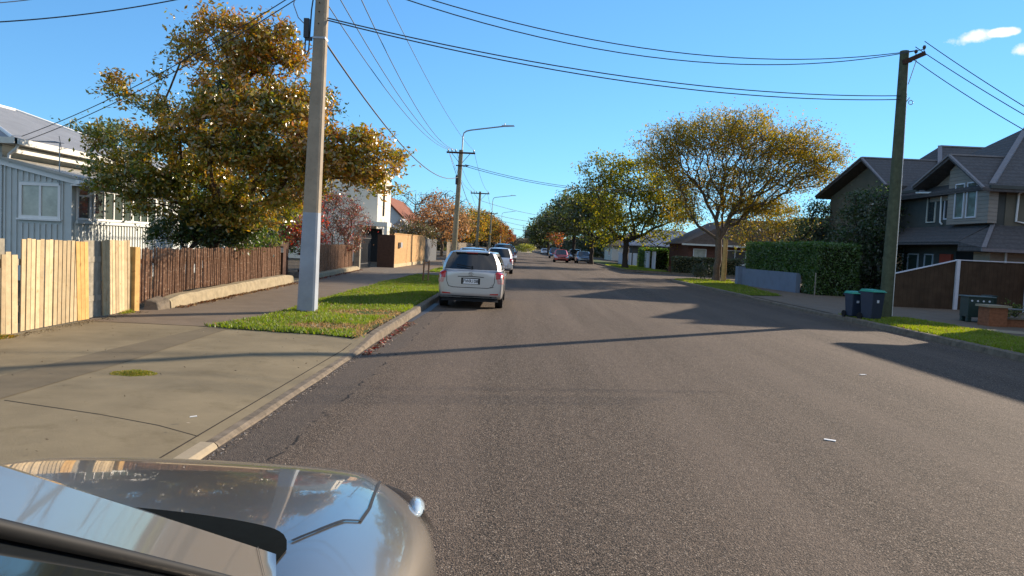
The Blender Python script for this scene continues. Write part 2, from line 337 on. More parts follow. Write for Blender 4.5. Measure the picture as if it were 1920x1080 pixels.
M['headlamp'] = mat('headlamp_clear', (0.45, 0.55, 0.62), 0.08, coat=1.0, noise=(40, 0.3))
M['chrome'] = mat('chrome', (0.62, 0.62, 0.62), 0.15, metal=1.0, noise=(8, 0.05))
M['plate'] = mat('number_plate_white', (0.78, 0.79, 0.8), 0.4, noise=(20, 0.05))
M['plate_ink'] = mat('number_plate_ink', (0.012, 0.012, 0.02), 0.5, noise=(20, 0.1))
def paint(name, col, metal=0.55, rough=0.28): return mat(name, col, rough, metal, coat=1.0, noise=(0.7, 0.04))
M['p_silver'] = paint('car_silver_paint', (0.47, 0.46, 0.45), 0.6, 0.35)
M['p_bronze'] = paint('car_champagne_paint', (0.31, 0.285, 0.25), 0.85, 0.30)
M['p_white'] = paint('car_white_paint', (0.72, 0.74, 0.78), 0.0)
M['p_navy'] = paint('car_navy_paint', (0.015, 0.035, 0.10), 0.3)
M['p_red'] = paint('car_red_paint', (0.62, 0.10, 0.07), 0.0)
M['p_slate'] = paint('car_slate_paint', (0.22, 0.27, 0.33), 0.5)
M['p_dark'] = paint('car_dark_paint', (0.03, 0.035, 0.04), 0.4)
M['p_blue'] = paint('car_blue_paint', (0.04, 0.10, 0.22), 0.4)
M['far_haze_blue'] = mat('haze_tinted_building', (0.16, 0.25, 0.40), 0.8, noise=(0.2, 0.3))  # distance haze put into the base colour of the far walls
M['fargrey'] = mat('distant_roof', (0.30, 0.33, 0.38), 0.8, noise=(0.2, 0.3))

# ---------------------------------------------------------------- ground, road, verges
LK = -2.20; RK = 9.10     # kerb faces
def sheet(name, poly, z, m, kind='structure', thick=None, div=None):
    b = MB(); n = len(poly)
    if thick is None: b.add([(x, y, z) for x, y in poly], [tuple(range(n))])
    else: b.prism(poly, 'z', z - thick, z)
    o = b.build(name, M[m]); o['kind'] = kind; return o
def rect(x0, x1, y0, y1): return [(x0, y0), (x1, y0), (x1, y1), (x0, y1)]
sheet('ground', rect(-2500, 2500, -2500, 2500), -0.06, 'ground')
sheet('road', rect(LK - .3, RK + .3, -60, 900), 0.0, 'asphalt')
sheet('side_road', rect(RK + .3, 90, 48.5, 59.5), -0.004, 'asphalt')
sheet('left_verge', [(-90, -60), (-3.3, -60), (-3.3, 11.9), (LK - .14, 11.9), (LK - .14, 900), (-90, 900)], 0.10, 'soil', thick=0.3)
sheet('right_verge', [(RK + .14, -60), (90, -60), (90, 48), (14, 48), (RK + 1.2, 46.6), (RK + .14, 44)], 0.10, 'soil', thick=0.3)
sheet('right_verge', [(RK + .14, 64), (RK + 1.2, 61.4), (14, 60), (90, 60), (90, 900), (RK + .14, 900)], 0.10, 'soil', thick=0.3)
# kerbs: profile swept along Y
def kerb(x, side, segs, m, name='kerb'):
    """segs list of (y, height of top)"""
    b = MB(); vs = []; n = 4
    for (y, h) in segs:
        j = 0.006 * math.sin(y * 3.1)
        vs += [(x + j, y, -0.04), (x - side * 0.0 + side * -0.02 + j, y, h - 0.02), (x + side * -0.05, y, h), (x + side * -0.16, y, h + 0.002)]
    for i in range(len(segs) - 1):
        for k in range(3): b.f.append((i * n + k, (i + 1) * n + k, (i + 1) * n + k + 1, i * n + k + 1))
    b.v = vs; o = b.build(name, M[m]); o['kind'] = 'structure'; return o
ys = lambda a, b, s: [a + (b - a) * i / max(1, int((b - a) / s)) for i in range(int((b - a) / s) + 1)]
def lh(y):
    if y < 10.6: return 0.035
    if y < 12.2: return 0.035 + (y - 10.6) / 1.6 * 0.095
    return 0.13
kerb(LK, 1, [(y, lh(y)) for y in ys(5.62, 60, 0.4)] + [(900, .13)], 'kerb')
kerb(LK, 1, [(y, 0.04) for y in ys(5.02, 5.60, 0.2)], 'kerb_new')
kerb(LK, 1, [(-60, 0.13), (2, 0.13), (4, .04), (5.0, .035)], 'kerb')
def rh(y):
    if 21.6 < y < 29.5: return 0.10
    return 0.13
kerb(RK, -1, [(-60, .13)] + [(y, rh(y)) for y in ys(2, 44, 0.5)], 'kerb')
kerb(RK, -1, [(64, .13), (900, .13)], 'kerb')
b = MB()   # rounded corner kerbs of the side road
for pts in ([(RK + .05, 44), (RK + .25, 45.3), (RK + 1.2, 46.6), (RK + 3, 47.5), (14, 48), (60, 48)], [(RK + .05, 64), (RK + .25, 62.8), (RK + 1.2, 61.4), (RK + 3, 60.5), (14, 60), (60, 60)]):
    for p, q in zip(pts, pts[1:]): b.bar((p[0], p[1], 0.05), (q[0], q[1], 0.05), 0.16, 0.15)
b.build('kerb', M['kerb'])['kind'] = 'structure'
# left side surfaces
b = MB(); YS = [-20 + i for i in range(31)] + [10.6, 11.0, 11.4, 11.62, 11.95]
for y in YS:
    e = lh(y) if y > 0 else .035
    z0 = .114
    b.v += [(-7.6, y, z0), (-3.35, y, z0), (-2.8, y, z0 * .5 + .5 * e + .008), (LK - .12, y, e + .004)]
for i in range(len(YS) - 1):
    for k in range(3): b.f.append((i * 4 + k, i * 4 + k + 1, (i + 1) * 4 + k + 1, (i + 1) * 4 + k))
b.build('driveway', M['concrete'], smooth=True)['kind'] = 'structure'
sheet('footpath', [(-4.9, 11.96), (-4.72, 14), (-4.85, 34), (-4.85, 120), (-8.9, 120), (-7.9, 30), (-7.15, 12.8), (-6.95, 11.96)], 0.118, 'path')
sheet('footpath', [(-5.15, -2), (-4.45, -2), (-4.4, 8.0), (-4.55, 12.0), (-4.9, 12.2), (-5.05, 9)], 0.119, 'strip')
sheet('driveway', [(-7.6, 34.2), (LK - .16, 33.4), (LK - .16, 38), (-7.6, 38.5)], 0.123, 'kerb')
sheet('driveway', [(-7.6, 49), (LK - .16, 49), (LK - .16, 53), (-7.6, 53)], 0.123, 'path')
joint = MB()  # dark strips along the driveway seam and expansion joint
joint.bar((-4.35, 6.32, .1145), (-3.36, 6.0, .1145), 0.012, 0.003); joint.bar((-3.36, 6.0, .1145), (-2.8, 5.86, .083), 0.012, 0.003); joint.bar((-2.8, 5.86, .083), (-2.42, 5.72, .048), 0.012, 0.003)
joint.bar((-2.43, 4.0, .050), (-2.43, 10.55, .050), 0.012, 0.003); joint.bar((-2.43, 10.55, .050), (-2.43, 11.5, .092), 0.012, 0.003)
joint.build('driveway_joint', mat('joint_dark_gap', (0.05, 0.04, 0.03), 0.95, noise=(9, .3)))['kind'] = 'structure'
GRASS_L = [(-4.95, 11.95), (-4.2, 11.75), (-3.2, 11.62), (-2.42, 11.45), (-2.40, 33.3), (-4.5, 34), (-4.78, 26), (-4.70, 18), (-4.60, 14.5), (-4.78, 12.8)]
sheet('lawn', GRASS_L, 0.125, 'turf')
sheet('lawn', [(-2.38, 38.2), (-2.38, 48.8), (-4.6, 48.8), (-4.6, 38.6)], 0.125, 'turf')
sheet('lawn', rect(-4.6, -2.38, 53.2, 300), 0.125, 'turf')
# right side surfaces
sheet('footpath', [(RK + .16, 21.4), (RK + .16, 29.6), (10.9, 30.4), (10.9, 44), (12.6, 44), (13.2, 33.2), (17, 32), (60, 32), (60, -20), (11.3, -20), (11.2, 20.6), (10.2, 21.2)], 0.118, 'path')
GRASS_R = [(RK + .17, 5), (11.25, 5), (11.2, 20.4), (10.2, 21.1), (RK + .17, 21.3)]
sheet('lawn', GRASS_R, 0.123, 'turf')
sheet('lawn', [(RK + .17, 29.8), (10.8, 30.5), (12.6, 44.5), (13.5, 47.6), (10.6, 46.2), (RK + .17, 43.9)], 0.123, 'turf')
sheet('lawn', [(RK + .2, 64.2), (10.6, 61.8), (12.4, 61.2), (12.4, 300), (RK + .2, 300)], 0.123, 'turf')
sheet('paving_slab', [(11.35, 17.9), (12.15, 17.6), (12.5, 18.4), (11.7, 18.7)], 0.127, 'kerb_new')
sheet('paving_slab', [(10.75, 18.1), (11.25, 17.9), (11.6, 18.7), (11.1, 18.9)], 0.1275, 'kerb_new')
# wet gutter strip under the wagon
sheet('gutter_water', [(-2.19, 14.9), (-2.1, 15.4), (-2.06, 16.8), (-2.02, 17.8), (-2.06, 20), (-2.19, 20)], 0.006, 'gutter_water')

# ---------------------------------------------------------------- grass blades, litter
def in_poly(P, poly):
    x, y = P[:, 0], P[:, 1]; c = np.zeros(len(P), bool); n = len(poly); j = n - 1
    for i in range(n):
        xi, yi = poly[i]; xj, yj = poly[j]
        m = ((yi > y) != (yj > y)) & (x < (xj - xi) * (y - yi) / (yj - yi + 1e-12) + xi); c ^= m; j = i
    return c
def vnoise(P, s, seed=0):
    r = np.random.default_rng(seed); t = np.zeros(len(P))
    for k in range(6):
        a = r.uniform(0, 2 * math.pi); fq = s * (1 + k * 0.6); ph = r.uniform(0, 6.28)
        t += np.sin((P[:, 0] * math.cos(a) + P[:, 1] * math.sin(a)) * fq + ph + 1.3 * np.sin(P[:, 0] * fq * .7 + k)) / (1 + k * 0.4)
    return t / 3
def grass(poly, n, h, z, label, bare=(), cols=((0.12, 0.175, 0.022), (0.20, 0.25, 0.035)), overhang=0.09):
    P = np.array(poly); lo = P.min(0) - overhang; hi = P.max(0) + overhang
    S = rng.uniform(lo, hi, (n, 2)); S2 = S + rng.normal(0, overhang * .5, S.shape); S = S[in_poly(S2, poly)]
    dens = np.ones(len(S)); dry = np.zeros(len(S))
    for (bx, by, rx, ry) in bare:
        d = ((S[:, 0] - bx) / rx) ** 2 + ((S[:, 1] - by) / ry) ** 2 + 0.35 * vnoise(S, 5, 3)
        dens *= np.clip(0.12 + d * 0.9, 0.12, 1); dry = np.maximum(dry, np.clip(1.25 - d, 0, 1))
    keep = rng.random(len(S)) < dens * np.clip(0.8 + 0.5 * vnoise(S, 2.2, 5), .2, 1); S = S[keep]; dry = dry[keep]; N = len(S)
    hh = h * rng.uniform(0.4, 1.25, N) * (1 + 0.5 * vnoise(S, 1.7, 9)) * (1 - 0.6 * dry); hh = np.clip(hh, 0.012, 1)
    a = rng.uniform(0, 2 * math.pi, N); w = rng.uniform(0.004, 0.008, N) * (1.3 + S[:, 1] / 14)
    lean = rng.normal(0, 0.55, (N, 2)) * hh[:, None]
    V = np.zeros((N, 3, 3)); V[:, 0, 0] = S[:, 0] - np.cos(a) * w; V[:, 0, 1] = S[:, 1] - np.sin(a) * w; V[:, 1, 0] = S[:, 0] + np.cos(a) * w; V[:, 1, 1] = S[:, 1] + np.sin(a) * w
    V[:, 2, 0] = S[:, 0] + lean[:, 0]; V[:, 2, 1] = S[:, 1] + lean[:, 1]; V[:, 2, 2] = hh; V[:, :, 2] += z
    t = np.clip(0.5 + 0.4 * vnoise(S, 1.3, 11) + rng.normal(0, .25, N), 0, 1)[:, None]
    C = np.array(cols[0]) * (1 - t) + np.array(cols[1]) * t
    s = (rng.random(N) < (0.07 + 1.2 * dry))[:, None]; C = np.where(s, np.array([0.34, 0.23, 0.11]) * rng.uniform(.6, 1.1, (N, 1)), C)
    o = np_mesh('grass', V, 3, M['grass'], colors=C); tag(o, label, 'grass', None, 'stuff'); return o
grass(GRASS_L, 150000, 0.055, 0.125, 'mown green grass on the berm round the concrete pole with a worn brown patch', bare=((-3.2, 12.55, .62, .5), (-3.0, 15.3, 0.8, 0.7), (-2.45, 13, .16, 2.0)))
grass(GRASS_R, 110000, 0.06, 0.123, 'bright green grass strip between right kerb and footpath beside the wooden pole', cols=((0.15, 0.20, 0.02), (0.25, 0.29, 0.03)))
grass([(RK + .17, 29.8), (10.8, 30.5), (12.6, 44.5), (13.5, 47.6), (10.6, 46.2), (RK + .17, 43.9)], 50000, 0.07, 0.123, 'grass strip under the large spreading tree on the right', cols=((0.13, 0.18, 0.02), (0.22, 0.26, 0.03)))
grass([(-2.38, 38.2), (-2.38, 48.8), (-4.6, 48.8), (-4.6, 38.6)], 22000, 0.07, 0.125, 'farther grass strip beyond the parked silver wagon')
grass([(RK + .2, 64.2), (10.6, 61.8), (12.4, 61.2), (12.4, 80), (RK + .2, 80)], 16000, 0.09, 0.123, 'patch of sunlit grass on the far corner of the side road', cols=((0.15, 0.20, 0.02), (0.25, 0.29, 0.03)))
def tuft(cx, cy, rx, ry, n, h, cols, z, label, nm='weed_patch'):
    a = rng.uniform(0, 6.283, n); r = np.sqrt(rng.random(n)); S = np.stack([cx + np.cos(a) * r * rx, cy + np.sin(a) * r * ry], 1); S[:, 0] += .05 * vnoise(S, 9, 4)
    hh = h * rng.uniform(.4, 1.2, n) * (1.1 - r); d = rng.normal(0, .5, (n, 2)) * hh[:, None]; w = rng.uniform(.004, .009, n); b2 = rng.uniform(0, 6.28, n)
    V = np.zeros((n, 3, 3)); V[:, 0, 0] = S[:, 0] - np.cos(b2) * w; V[:, 0, 1] = S[:, 1] - np.sin(b2) * w; V[:, 1, 0] = S[:, 0] + np.cos(b2) * w; V[:, 1, 1] = S[:, 1] + np.sin(b2) * w
    V[:, 2, :2] = S + d; V[:, 2, 2] = hh; V[:, :, 2] += z
    C = np.array(cols)[rng.integers(0, len(cols), n)] * rng.uniform(.7, 1.2, (n, 1)); o = np_mesh(nm, V, 3, M['grass'], colors=C); tag(o, label, 'weeds', None, 'stuff'); return o
tuft(-3.98, 7.78, .24, .17, 2600, .045, ((.20, .22, .03), (.34, .26, .06), (.12, .15, .02)), .114, 'small yellow green weed patch growing through the concrete driveway')
tuft(-6.75, 9.75, .12, .3, 900, .06, ((.25, .2, .04), (.3, .15, .04), (.12, .15, .02)), .114, 'weeds at the foot of the low pale paling section')
tuft(-6.98, 13.35, .10, .25, 700, .08, ((.16, .22, .03), (.34, .30, .06)), .118, 'yellowish weeds at the foot of the chunky fence end post')
def litter(pts_fn, n, size, cols, z, label):
    S = pts_fn(n); n = len(S); a = rng.uniform(0, 6.28, n); s = size * rng.uniform(.5, 1.3, n)
    u = np.stack([np.cos(a), np.sin(a), rng.normal(0, .35, n)], 1); v = np.stack([-np.sin(a), np.cos(a), rng.normal(0, .35, n)], 1)
    c = np.concatenate([S, (z + s * .3 + rng.random(n) * .01)[:, None]], 1)
    V = np.stack([c - u * s[:, None], c - v * s[:, None] * .5, c + u * s[:, None], c + v * s[:, None] * .5], 1)
    C = np.array(cols)[rng.integers(0, len(cols), n)] * rng.uniform(.6, 1.2, (n, 1))
    o = np_mesh('fallen_leaves', V, 4, M['litter'], colors=C); tag(o, label, 'leaves', None, 'stuff')
def FX(y): return -6.36 - 0.052 * y
def f1(n): y = rng.uniform(14.6, 24, n); return np.stack([FX(y) + .42 + np.abs(rng.normal(0, .10, n)), y], 1)
litter(f1, 900, .035, ((.22, .08, .03), (.30, .16, .06), (.14, .06, .03), (.36, .25, .12)), .12, 'red brown fallen leaves along the foot of the low concrete wall')
def f2(n): y = rng.uniform(10.5, 15, n); return np.stack([LK + .05 + np.abs(rng.normal(0, .07, n)), y], 1)
litter(f2, 500, .03, ((.30, .05, .04), (.34, .22, .12), (.16, .07, .05), (.4, .3, .24)), .0, 'reddish fallen leaves lying in the left gutter')
def f3(n): y = rng.uniform(26, 37, n); return np.stack([FX(y) + .5 + np.abs(rng.normal(0, .12, n)), y], 1)
litter(f3, 500, .035, ((.20, .04, .03), (.2, .1, .05)), .12, 'dark red fallen leaves beneath the shaded picket fence')
def f4(n): return np.stack([rng.uniform(-6.5, -2.4, n), rng.uniform(4, 11.4, n)], 1)
litter(f4, 110, .014, ((.08, .06, .04), (.3, .25, .18), (.12, .10, .07)), .115, 'scattered leaf scraps lying on the concrete driveway')
def f6(n): y = rng.uniform(9.8, 13.6, n); return np.stack([FX(y) + .10 + np.abs(rng.normal(0, .13, n)), y], 1)
litter(f6, 700, .014, ((.16, .12, .07), (.10, .08, .05), (.24, .2, .12)), .116, 'dry debris gathered along the foot of the pale paling fence')
def f5(n): y = rng.uniform(4.5, 11, n); return np.stack([LK + .02 + np.abs(rng.normal(0, .035, n)), y], 1)
litter(f5, 900, .010, ((.45, .38, .30), (.3, .25, .2), (.15, .12, .1)), .0, 'pale loose grit collected along the kerb face')
cb = MB(); cb.tube([(-2.62, 6.02, .122), (-2.58, 6.06, .122)], .006, 8); tag(cb.build('cigarette_butt', M['white']), 'white cigarette butt on the driveway near the kerb', 'litter')

# ---------------------------------------------------------------- trees
def tree(name, label, cat, base, lobes, ncl, leaf_n, leaf_size, spread, palette, trunk_r=.15, fork=1.5, group=None, mat_leaf='leaf', bark='bark', shell=0.5, twig=0.008, aspect=.5, trunks=1, bf=0.35, up=0.5, jitter=.12, seed=1, leaf_keep=1.0, lean=(0, 0), clump=.9, cscale=1.0, hgrad=0.0):
    r = np.random.default_rng(seed); base = np.array(base, float)
    L = [(np.array(c, float), np.array(s, float), w) for c, s, w in lobes]
    ws = np.array([w for _, _, w in L]); ws = ws / ws.sum(); P = []; LI = []
    for i, (c, s, w) in enumerate(L):
        k = max(4, int(ncl * ws[i])); d = r.normal(size=(k, 3)); d /= np.linalg.norm(d, axis=1)[:, None]
        rad = (shell + (1 - shell) * r.random(k)) ** (1 / 2.0) * r.uniform(.78, 1.08, k); P.append(c + d * rad[:, None] * s); LI += [i] * k
    P = np.concatenate(P); LI = np.array(LI); P[:, 2] = np.maximum(P[:, 2], base[2] + .3)
    # skeleton
    nodes = []; par = []; plen = []
    def addn(p, pa):
        nodes.append(np.array(p, float)); par.append(pa); plen.append(0 if pa < 0 else plen[pa] + np.linalg.norm(nodes[-1] - nodes[pa])); return len(nodes) - 1
    cen = P.mean(0)
    for t in range(trunks):
        off = r.normal(0, .12, 3) * (trunks > 1); off[2] = 0; pa = addn(base + off, -1); steps = max(3, int(fork / .4))
        for i in range(1, steps + 1):
            q = base + off + np.array([lean[0] * i / steps + (r.normal(0, .03) + off[0] * 1.2 * i / steps), lean[1] * i / steps + r.normal(0, .03) + off[1] * 1.2 * i / steps, fork * i / steps]); pa = addn(q, pa)
    def grow(p, bfv):
        A = np.array(nodes); cost = np.linalg.norm(A - p, axis=1) + bfv * np.array(plen) + np.where(A[:, 2] < base[2] + fork * .75, 3.0, 0)
        j = int(np.argmin(cost)); a = nodes[j]; d = np.linalg.norm(p - a); k = max(1, int(d / .45))
        for i in range(1, k + 1):
            t = i / k; q = a + (p - a) * t; q = q + (r.normal(0, jitter * .3, 3) if i < k else 0); q[2] += math.sin(t * math.pi) * d * -.04; j = addn(q, j)
        return j
    for c, s, w in sorted(L, key=lambda l: np.linalg.norm(l[0] - base)): grow(c + r.normal(0, .1, 3), .15)
    order = np.argsort(np.linalg.norm(P - nodes[min(len(nodes) - 1, 3)], axis=1)); tips = []
    for i in order: tips.append(grow(P[i], bf))
    nN = len(nodes); A = np.array(nodes); pr = np.array(par); acc = np.zeros(nN); child = np.bincount(pr[pr >= 0], minlength=nN)
    acc[child == 0] = 1.0
    for i in range(nN - 1, -1, -1):
        if pr[i] >= 0: acc[pr[i]] += acc[i]
    mx = acc.max(); ex = math.log(max(trunk_r / twig, 1.01)) / math.log(max(mx, 2)); rad = twig * acc ** ex
    b = MB(); V = []; F = []
    for i in range(nN):
        p = pr[i]
        if p < 0: continue
        a, q = A[p], A[i]; d = q - a; l = np.linalg.norm(d)
        if l < 1e-5: continue
        d = d / l; ref = np.array([0, 0, 1.]) if abs(d[2]) < .9 else np.array([1., 0, 0]); x = np.cross(d, ref); x /= np.linalg.norm(x); y = np.cross(d, x)
        ra = min(rad[p], rad[i] * 1.35) if child[p] > 1 else rad[p]; n = 8 if ra > .06 else (5 if ra > .02 else 3); s0 = len(V)
        ra0 = ra * (1.5 if pr[p] < 0 and p != i and A[p][2] <= base[2] + .01 else 1)
        for (c0, rr) in ((a - d * ra * .3, ra0), (q, rad[i])):
            for k in range(n):
                an = 2 * math.pi * k / n; V.append(c0 + (x * math.cos(an) + y * math.sin(an)) * rr)
        for k in range(n): k2 = (k + 1) % n; F.append((s0 + k, s0 + k2, s0 + n + k2, s0 + n + k))
    root = empty(name, tuple(base), 0, label, cat, group)
    b.v = [tuple(v - base) for v in V]; b.f = F; b.build('trunk', M[bark], root, smooth=True, fix=False)
    # leaves round each tip
    T = A[tips]; lobe_of = LI[order]
    K = leaf_n; N = len(T) * K; c = np.repeat(T, K, 0) + r.normal(0, 1, (N, 3)) * spread * np.array([1, 1, .75]); ci = np.repeat(np.arange(len(T)), K)
    q = c * np.array([1, 1, 1.7]) / max(spread, .05) * .22 * cscale; cn = np.zeros(N)
    for kk in range(5):
        dv = r.normal(0, 1, 3); dv /= np.linalg.norm(dv); cn += np.sin(q @ dv * (1 + kk * .5) * 2.2 + r.uniform(0, 6.28) + 1.2 * np.sin(q @ np.roll(dv, 1) * 1.7))
    pk = np.clip(.78 + clump * cn / 2.6, .12, 1) * leaf_keep
    keep = r.random(N) < pk; c = c[keep]; ci = ci[keep]; N = len(c)
    nn = r.normal(0, 1, (N, 3)); nn[:, 2] += up; nn /= np.linalg.norm(nn, axis=1)[:, None]; rf = r.normal(0, 1, (N, 3)); u = np.cross(nn, rf); u /= np.linalg.norm(u, axis=1)[:, None]; v = np.cross(nn, u)
    s = leaf_size * r.uniform(.6, 1.25, N)[:, None]
    W = np.stack([c - u * s, c - v * s * aspect - nn * s * .12, c + u * s, c + v * s * aspect - nn * s * .12], 1) - base
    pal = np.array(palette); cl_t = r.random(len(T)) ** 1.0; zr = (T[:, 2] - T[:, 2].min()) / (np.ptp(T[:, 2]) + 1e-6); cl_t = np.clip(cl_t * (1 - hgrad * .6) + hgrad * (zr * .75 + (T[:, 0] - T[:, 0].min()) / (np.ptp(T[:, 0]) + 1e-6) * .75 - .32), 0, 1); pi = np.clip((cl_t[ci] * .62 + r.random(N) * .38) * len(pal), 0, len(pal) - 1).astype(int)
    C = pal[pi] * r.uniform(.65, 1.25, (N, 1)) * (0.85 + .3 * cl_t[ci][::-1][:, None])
    if callable(leaf_keep): pass
    np_mesh('crown', W, 4, M[mat_leaf], root, colors=np.clip(C, 0, 1))
    return root
def lobe(px, py, rx, ry, Y, dy=None, w=None):
    """ellipsoid given by where it appears and how far it stands; dy = depth radius in metres"""
    c = at(px, py, Y); s = Y / FPX; d = dy if dy else rx * s * .9; ww = w if w else (rx * ry * (1.0))
    return ((c.x, c.y, c.z), (rx * s, d, ry * s), ww)

MAG = ((0.065, 0.10, 0.016), (0.10, 0.135, 0.018), (0.17, 0.18, 0.02), (0.28, 0.22, 0.025), (0.42, 0.25, 0.03), (0.46, 0.22, 0.025), (0.42, 0.15, 0.02))
Y0 = 18.1
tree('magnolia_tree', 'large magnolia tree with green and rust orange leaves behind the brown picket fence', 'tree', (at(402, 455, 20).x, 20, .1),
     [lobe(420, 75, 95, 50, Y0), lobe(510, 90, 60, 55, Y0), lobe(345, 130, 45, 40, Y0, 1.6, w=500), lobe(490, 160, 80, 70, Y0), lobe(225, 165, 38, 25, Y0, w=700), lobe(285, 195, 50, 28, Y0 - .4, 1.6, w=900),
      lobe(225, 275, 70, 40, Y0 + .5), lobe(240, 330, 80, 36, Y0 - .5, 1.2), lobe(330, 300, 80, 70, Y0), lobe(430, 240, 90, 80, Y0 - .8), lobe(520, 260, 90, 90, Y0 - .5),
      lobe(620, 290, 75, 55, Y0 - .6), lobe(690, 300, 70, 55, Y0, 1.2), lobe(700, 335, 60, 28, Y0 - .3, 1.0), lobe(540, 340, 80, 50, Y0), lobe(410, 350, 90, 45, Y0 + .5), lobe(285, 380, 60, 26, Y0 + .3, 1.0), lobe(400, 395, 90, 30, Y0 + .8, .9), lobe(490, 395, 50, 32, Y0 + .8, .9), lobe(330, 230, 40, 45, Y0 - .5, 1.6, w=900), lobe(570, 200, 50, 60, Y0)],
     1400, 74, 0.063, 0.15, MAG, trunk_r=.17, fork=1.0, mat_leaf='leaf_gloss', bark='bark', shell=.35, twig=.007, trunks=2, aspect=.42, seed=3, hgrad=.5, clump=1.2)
DG = ((0.020, 0.045, 0.010), (0.028, 0.060, 0.012), (0.040, 0.075, 0.014), (0.05, 0.065, 0.014))
tree('conifer', 'dense dark green conifer standing behind the magnolia tree', 'tree', (at(440, 440, 22.5).x, 22.5, .1),
     [lobe(425, 130, 32, 55, 22.5), lobe(430, 210, 60, 70, 22.5), lobe(440, 300, 90, 80, 22.5), lobe(430, 390, 110, 70, 22.2), lobe(607, 225, 24, 60, 22.5, .6), lobe(560, 290, 60, 70, 22.5)],
     520, 60, 0.06, 0.26, DG, trunk_r=.2, fork=1.0, bark='bark_dark', shell=.5, seed=4)
tree('shrub', 'dark green garden shrub under the magnolia next to the white sun porch', 'shrub', (at(400, 450, 19.6).x, 19.6, .1),
     [lobe(330, 435, 60, 25, 19.5, .5), lobe(410, 415, 70, 50, 19.5, .45), lobe(455, 425, 46, 40, 19.7, .5), lobe(370, 405, 40, 34, 19.6, .5)], 420, 60, 0.045, 0.14, ((0.03, 0.075, 0.010), (0.045, 0.095, 0.012), (0.08, 0.11, 0.015), (0.14, 0.12, 0.02)), trunk_r=.04, fork=.3, bark='bark_dark', seed=5)
tree('shrub', 'bright yellow green shrub above the far end of the brown picket fence', 'shrub', (at(470, 460, 24.5).x, 24.5, .1),
     [lobe(468, 440, 36, 26, 24.3, .6), lobe(500, 452, 24, 16, 24.5, .5)], 110, 46, 0.035, 0.12, ((0.09, 0.13, 0.02), (0.15, 0.19, 0.03), (0.2, 0.22, 0.04)), trunk_r=.03, fork=.3, seed=6)
tree('garden_tree', 'pale green tree rising behind the left house roof', 'tree', (at(180, 440, 32.5).x, 33, .1),
     [lobe(170, 250, 36, 22, 33, 1.4), lobe(215, 250, 32, 18, 33, 1.2), lobe(185, 300, 60, 40, 33, 1.5)], 160, 46, 0.09, 0.28, ((0.06, 0.085, 0.03), (0.11, 0.13, 0.04), (0.15, 0.16, 0.05)), trunk_r=.12, fork=2.0, seed=7)
tree('shrub', 'dark green bush between the magnolia and the red bush behind the fence end', 'shrub', (at(520, 462, 31).x, 31, .1),
     [lobe(520, 445, 44, 30, 31, 1.0), lobe(560, 450, 40, 24, 31.5, 1.0)], 150, 46, 0.05, 0.16, DG, trunk_r=.04, fork=.3, bark='bark_dark', seed=16)
RED = ((0.50, 0.03, 0.02), (0.50, 0.06, 0.03), (0.34, 0.07, 0.03), (0.16, 0.06, 0.03), (0.18, 0.10, 0.035), (0.09, 0.07, 0.02))
tree('smoke_bush', 'red leaved bush with bare grey twigs behind the picket fence left of the concrete pole', 'shrub', (at(545, 470, 28).x, 28, .1),
     [lobe(545, 405, 40, 40, 28, 1.0), lobe(560, 370, 45, 30, 28, 1.0), lobe(530, 440, 38, 26, 28, .8), lobe(590, 430, 30, 30, 28, .8)], 380, 22, 0.05, 0.13, RED, trunk_r=.06, fork=.5, trunks=3, bark='bark_grey', seed=8)
tree('smoke_bush', 'purple red twiggy bush behind the shaded pickets right of the concrete pole', 'shrub', (at(640, 470, 35.5).x, 35.5, .1),
     [lobe(632, 400, 46, 44, 35.5, 1.0), lobe(660, 420, 36, 38, 36, 1.0), lobe(610, 380, 30, 24, 35, .8), lobe(640, 455, 45, 18, 35.5, .8)], 520, 20, 0.045, 0.13, ((0.22, 0.03, 0.03), (0.15, 0.06, 0.04), (0.14, 0.08, 0.045), (0.19, 0.11, 0.06), (0.30, 0.05, 0.04), (0.08, 0.08, 0.03)), trunk_r=.06, fork=.4, trunks=3, bark='bark_grey', seed=9)
# right side trees
SPR = ((0.10, 0.105, 0.022), (0.15, 0.14, 0.025), (0.20, 0.165, 0.03), (0.26, 0.18, 0.03), (0.33, 0.20, 0.03), (0.11, 0.125, 0.025))
Y1 = 44.5
tree('spreading_tree', 'tall umbrella shaped tree with fine golden leaves and forked trunk on the right verge', 'tree', (at(1342, 527, Y1).x, Y1, .12),
     [lobe(1385, 262, 165, 48, Y1, 5.0), lobe(1275, 262, 85, 36, Y1, 3.6), lobe(1490, 280, 78, 42, Y1, 3.4), lobe(1545, 300, 45, 30, Y1, 2.2), lobe(1250, 305, 60, 40, Y1, 2.6), lobe(1400, 330, 120, 40, Y1, 3.6),
      lobe(1500, 335, 60, 32, Y1, 2.4), lobe(1440, 385, 60, 26, Y1, 2.0), lobe(1290, 350, 60, 36, Y1, 2.4), lobe(1375, 385, 60, 34, Y1, 2.2), lobe(1285, 400, 40, 24, Y1, 1.8), lobe(1560, 320, 30, 30, Y1, 1.4), lobe(1380, 230, 90, 24, Y1, 3.4)],
     2500, 29, 0.085, 0.34, SPR, trunk_r=.20, fork=2.5, mat_leaf='leaf_thin', bark='bark_grey', shell=.02, twig=.011, aspect=.35, bf=.55, seed=12, jitter=.2)
tree('golden_tree', 'small golden yellow tree behind the hedge to the right of the forked trunk', 'tree', (at(1440, 470, 52).x, 52, .1),
     [lobe(1440, 410, 60, 36, 52, 2.0), lobe(1480, 430, 50, 34, 52, 2.0), lobe(1400, 440, 30, 24, 52, 1.2)], 220, 40, 0.085, 0.35, ((0.08, 0.10, 0.02), (0.2, 0.16, 0.03), (0.32, 0.2, 0.03)), trunk_r=.12, fork=1.5, seed=13)
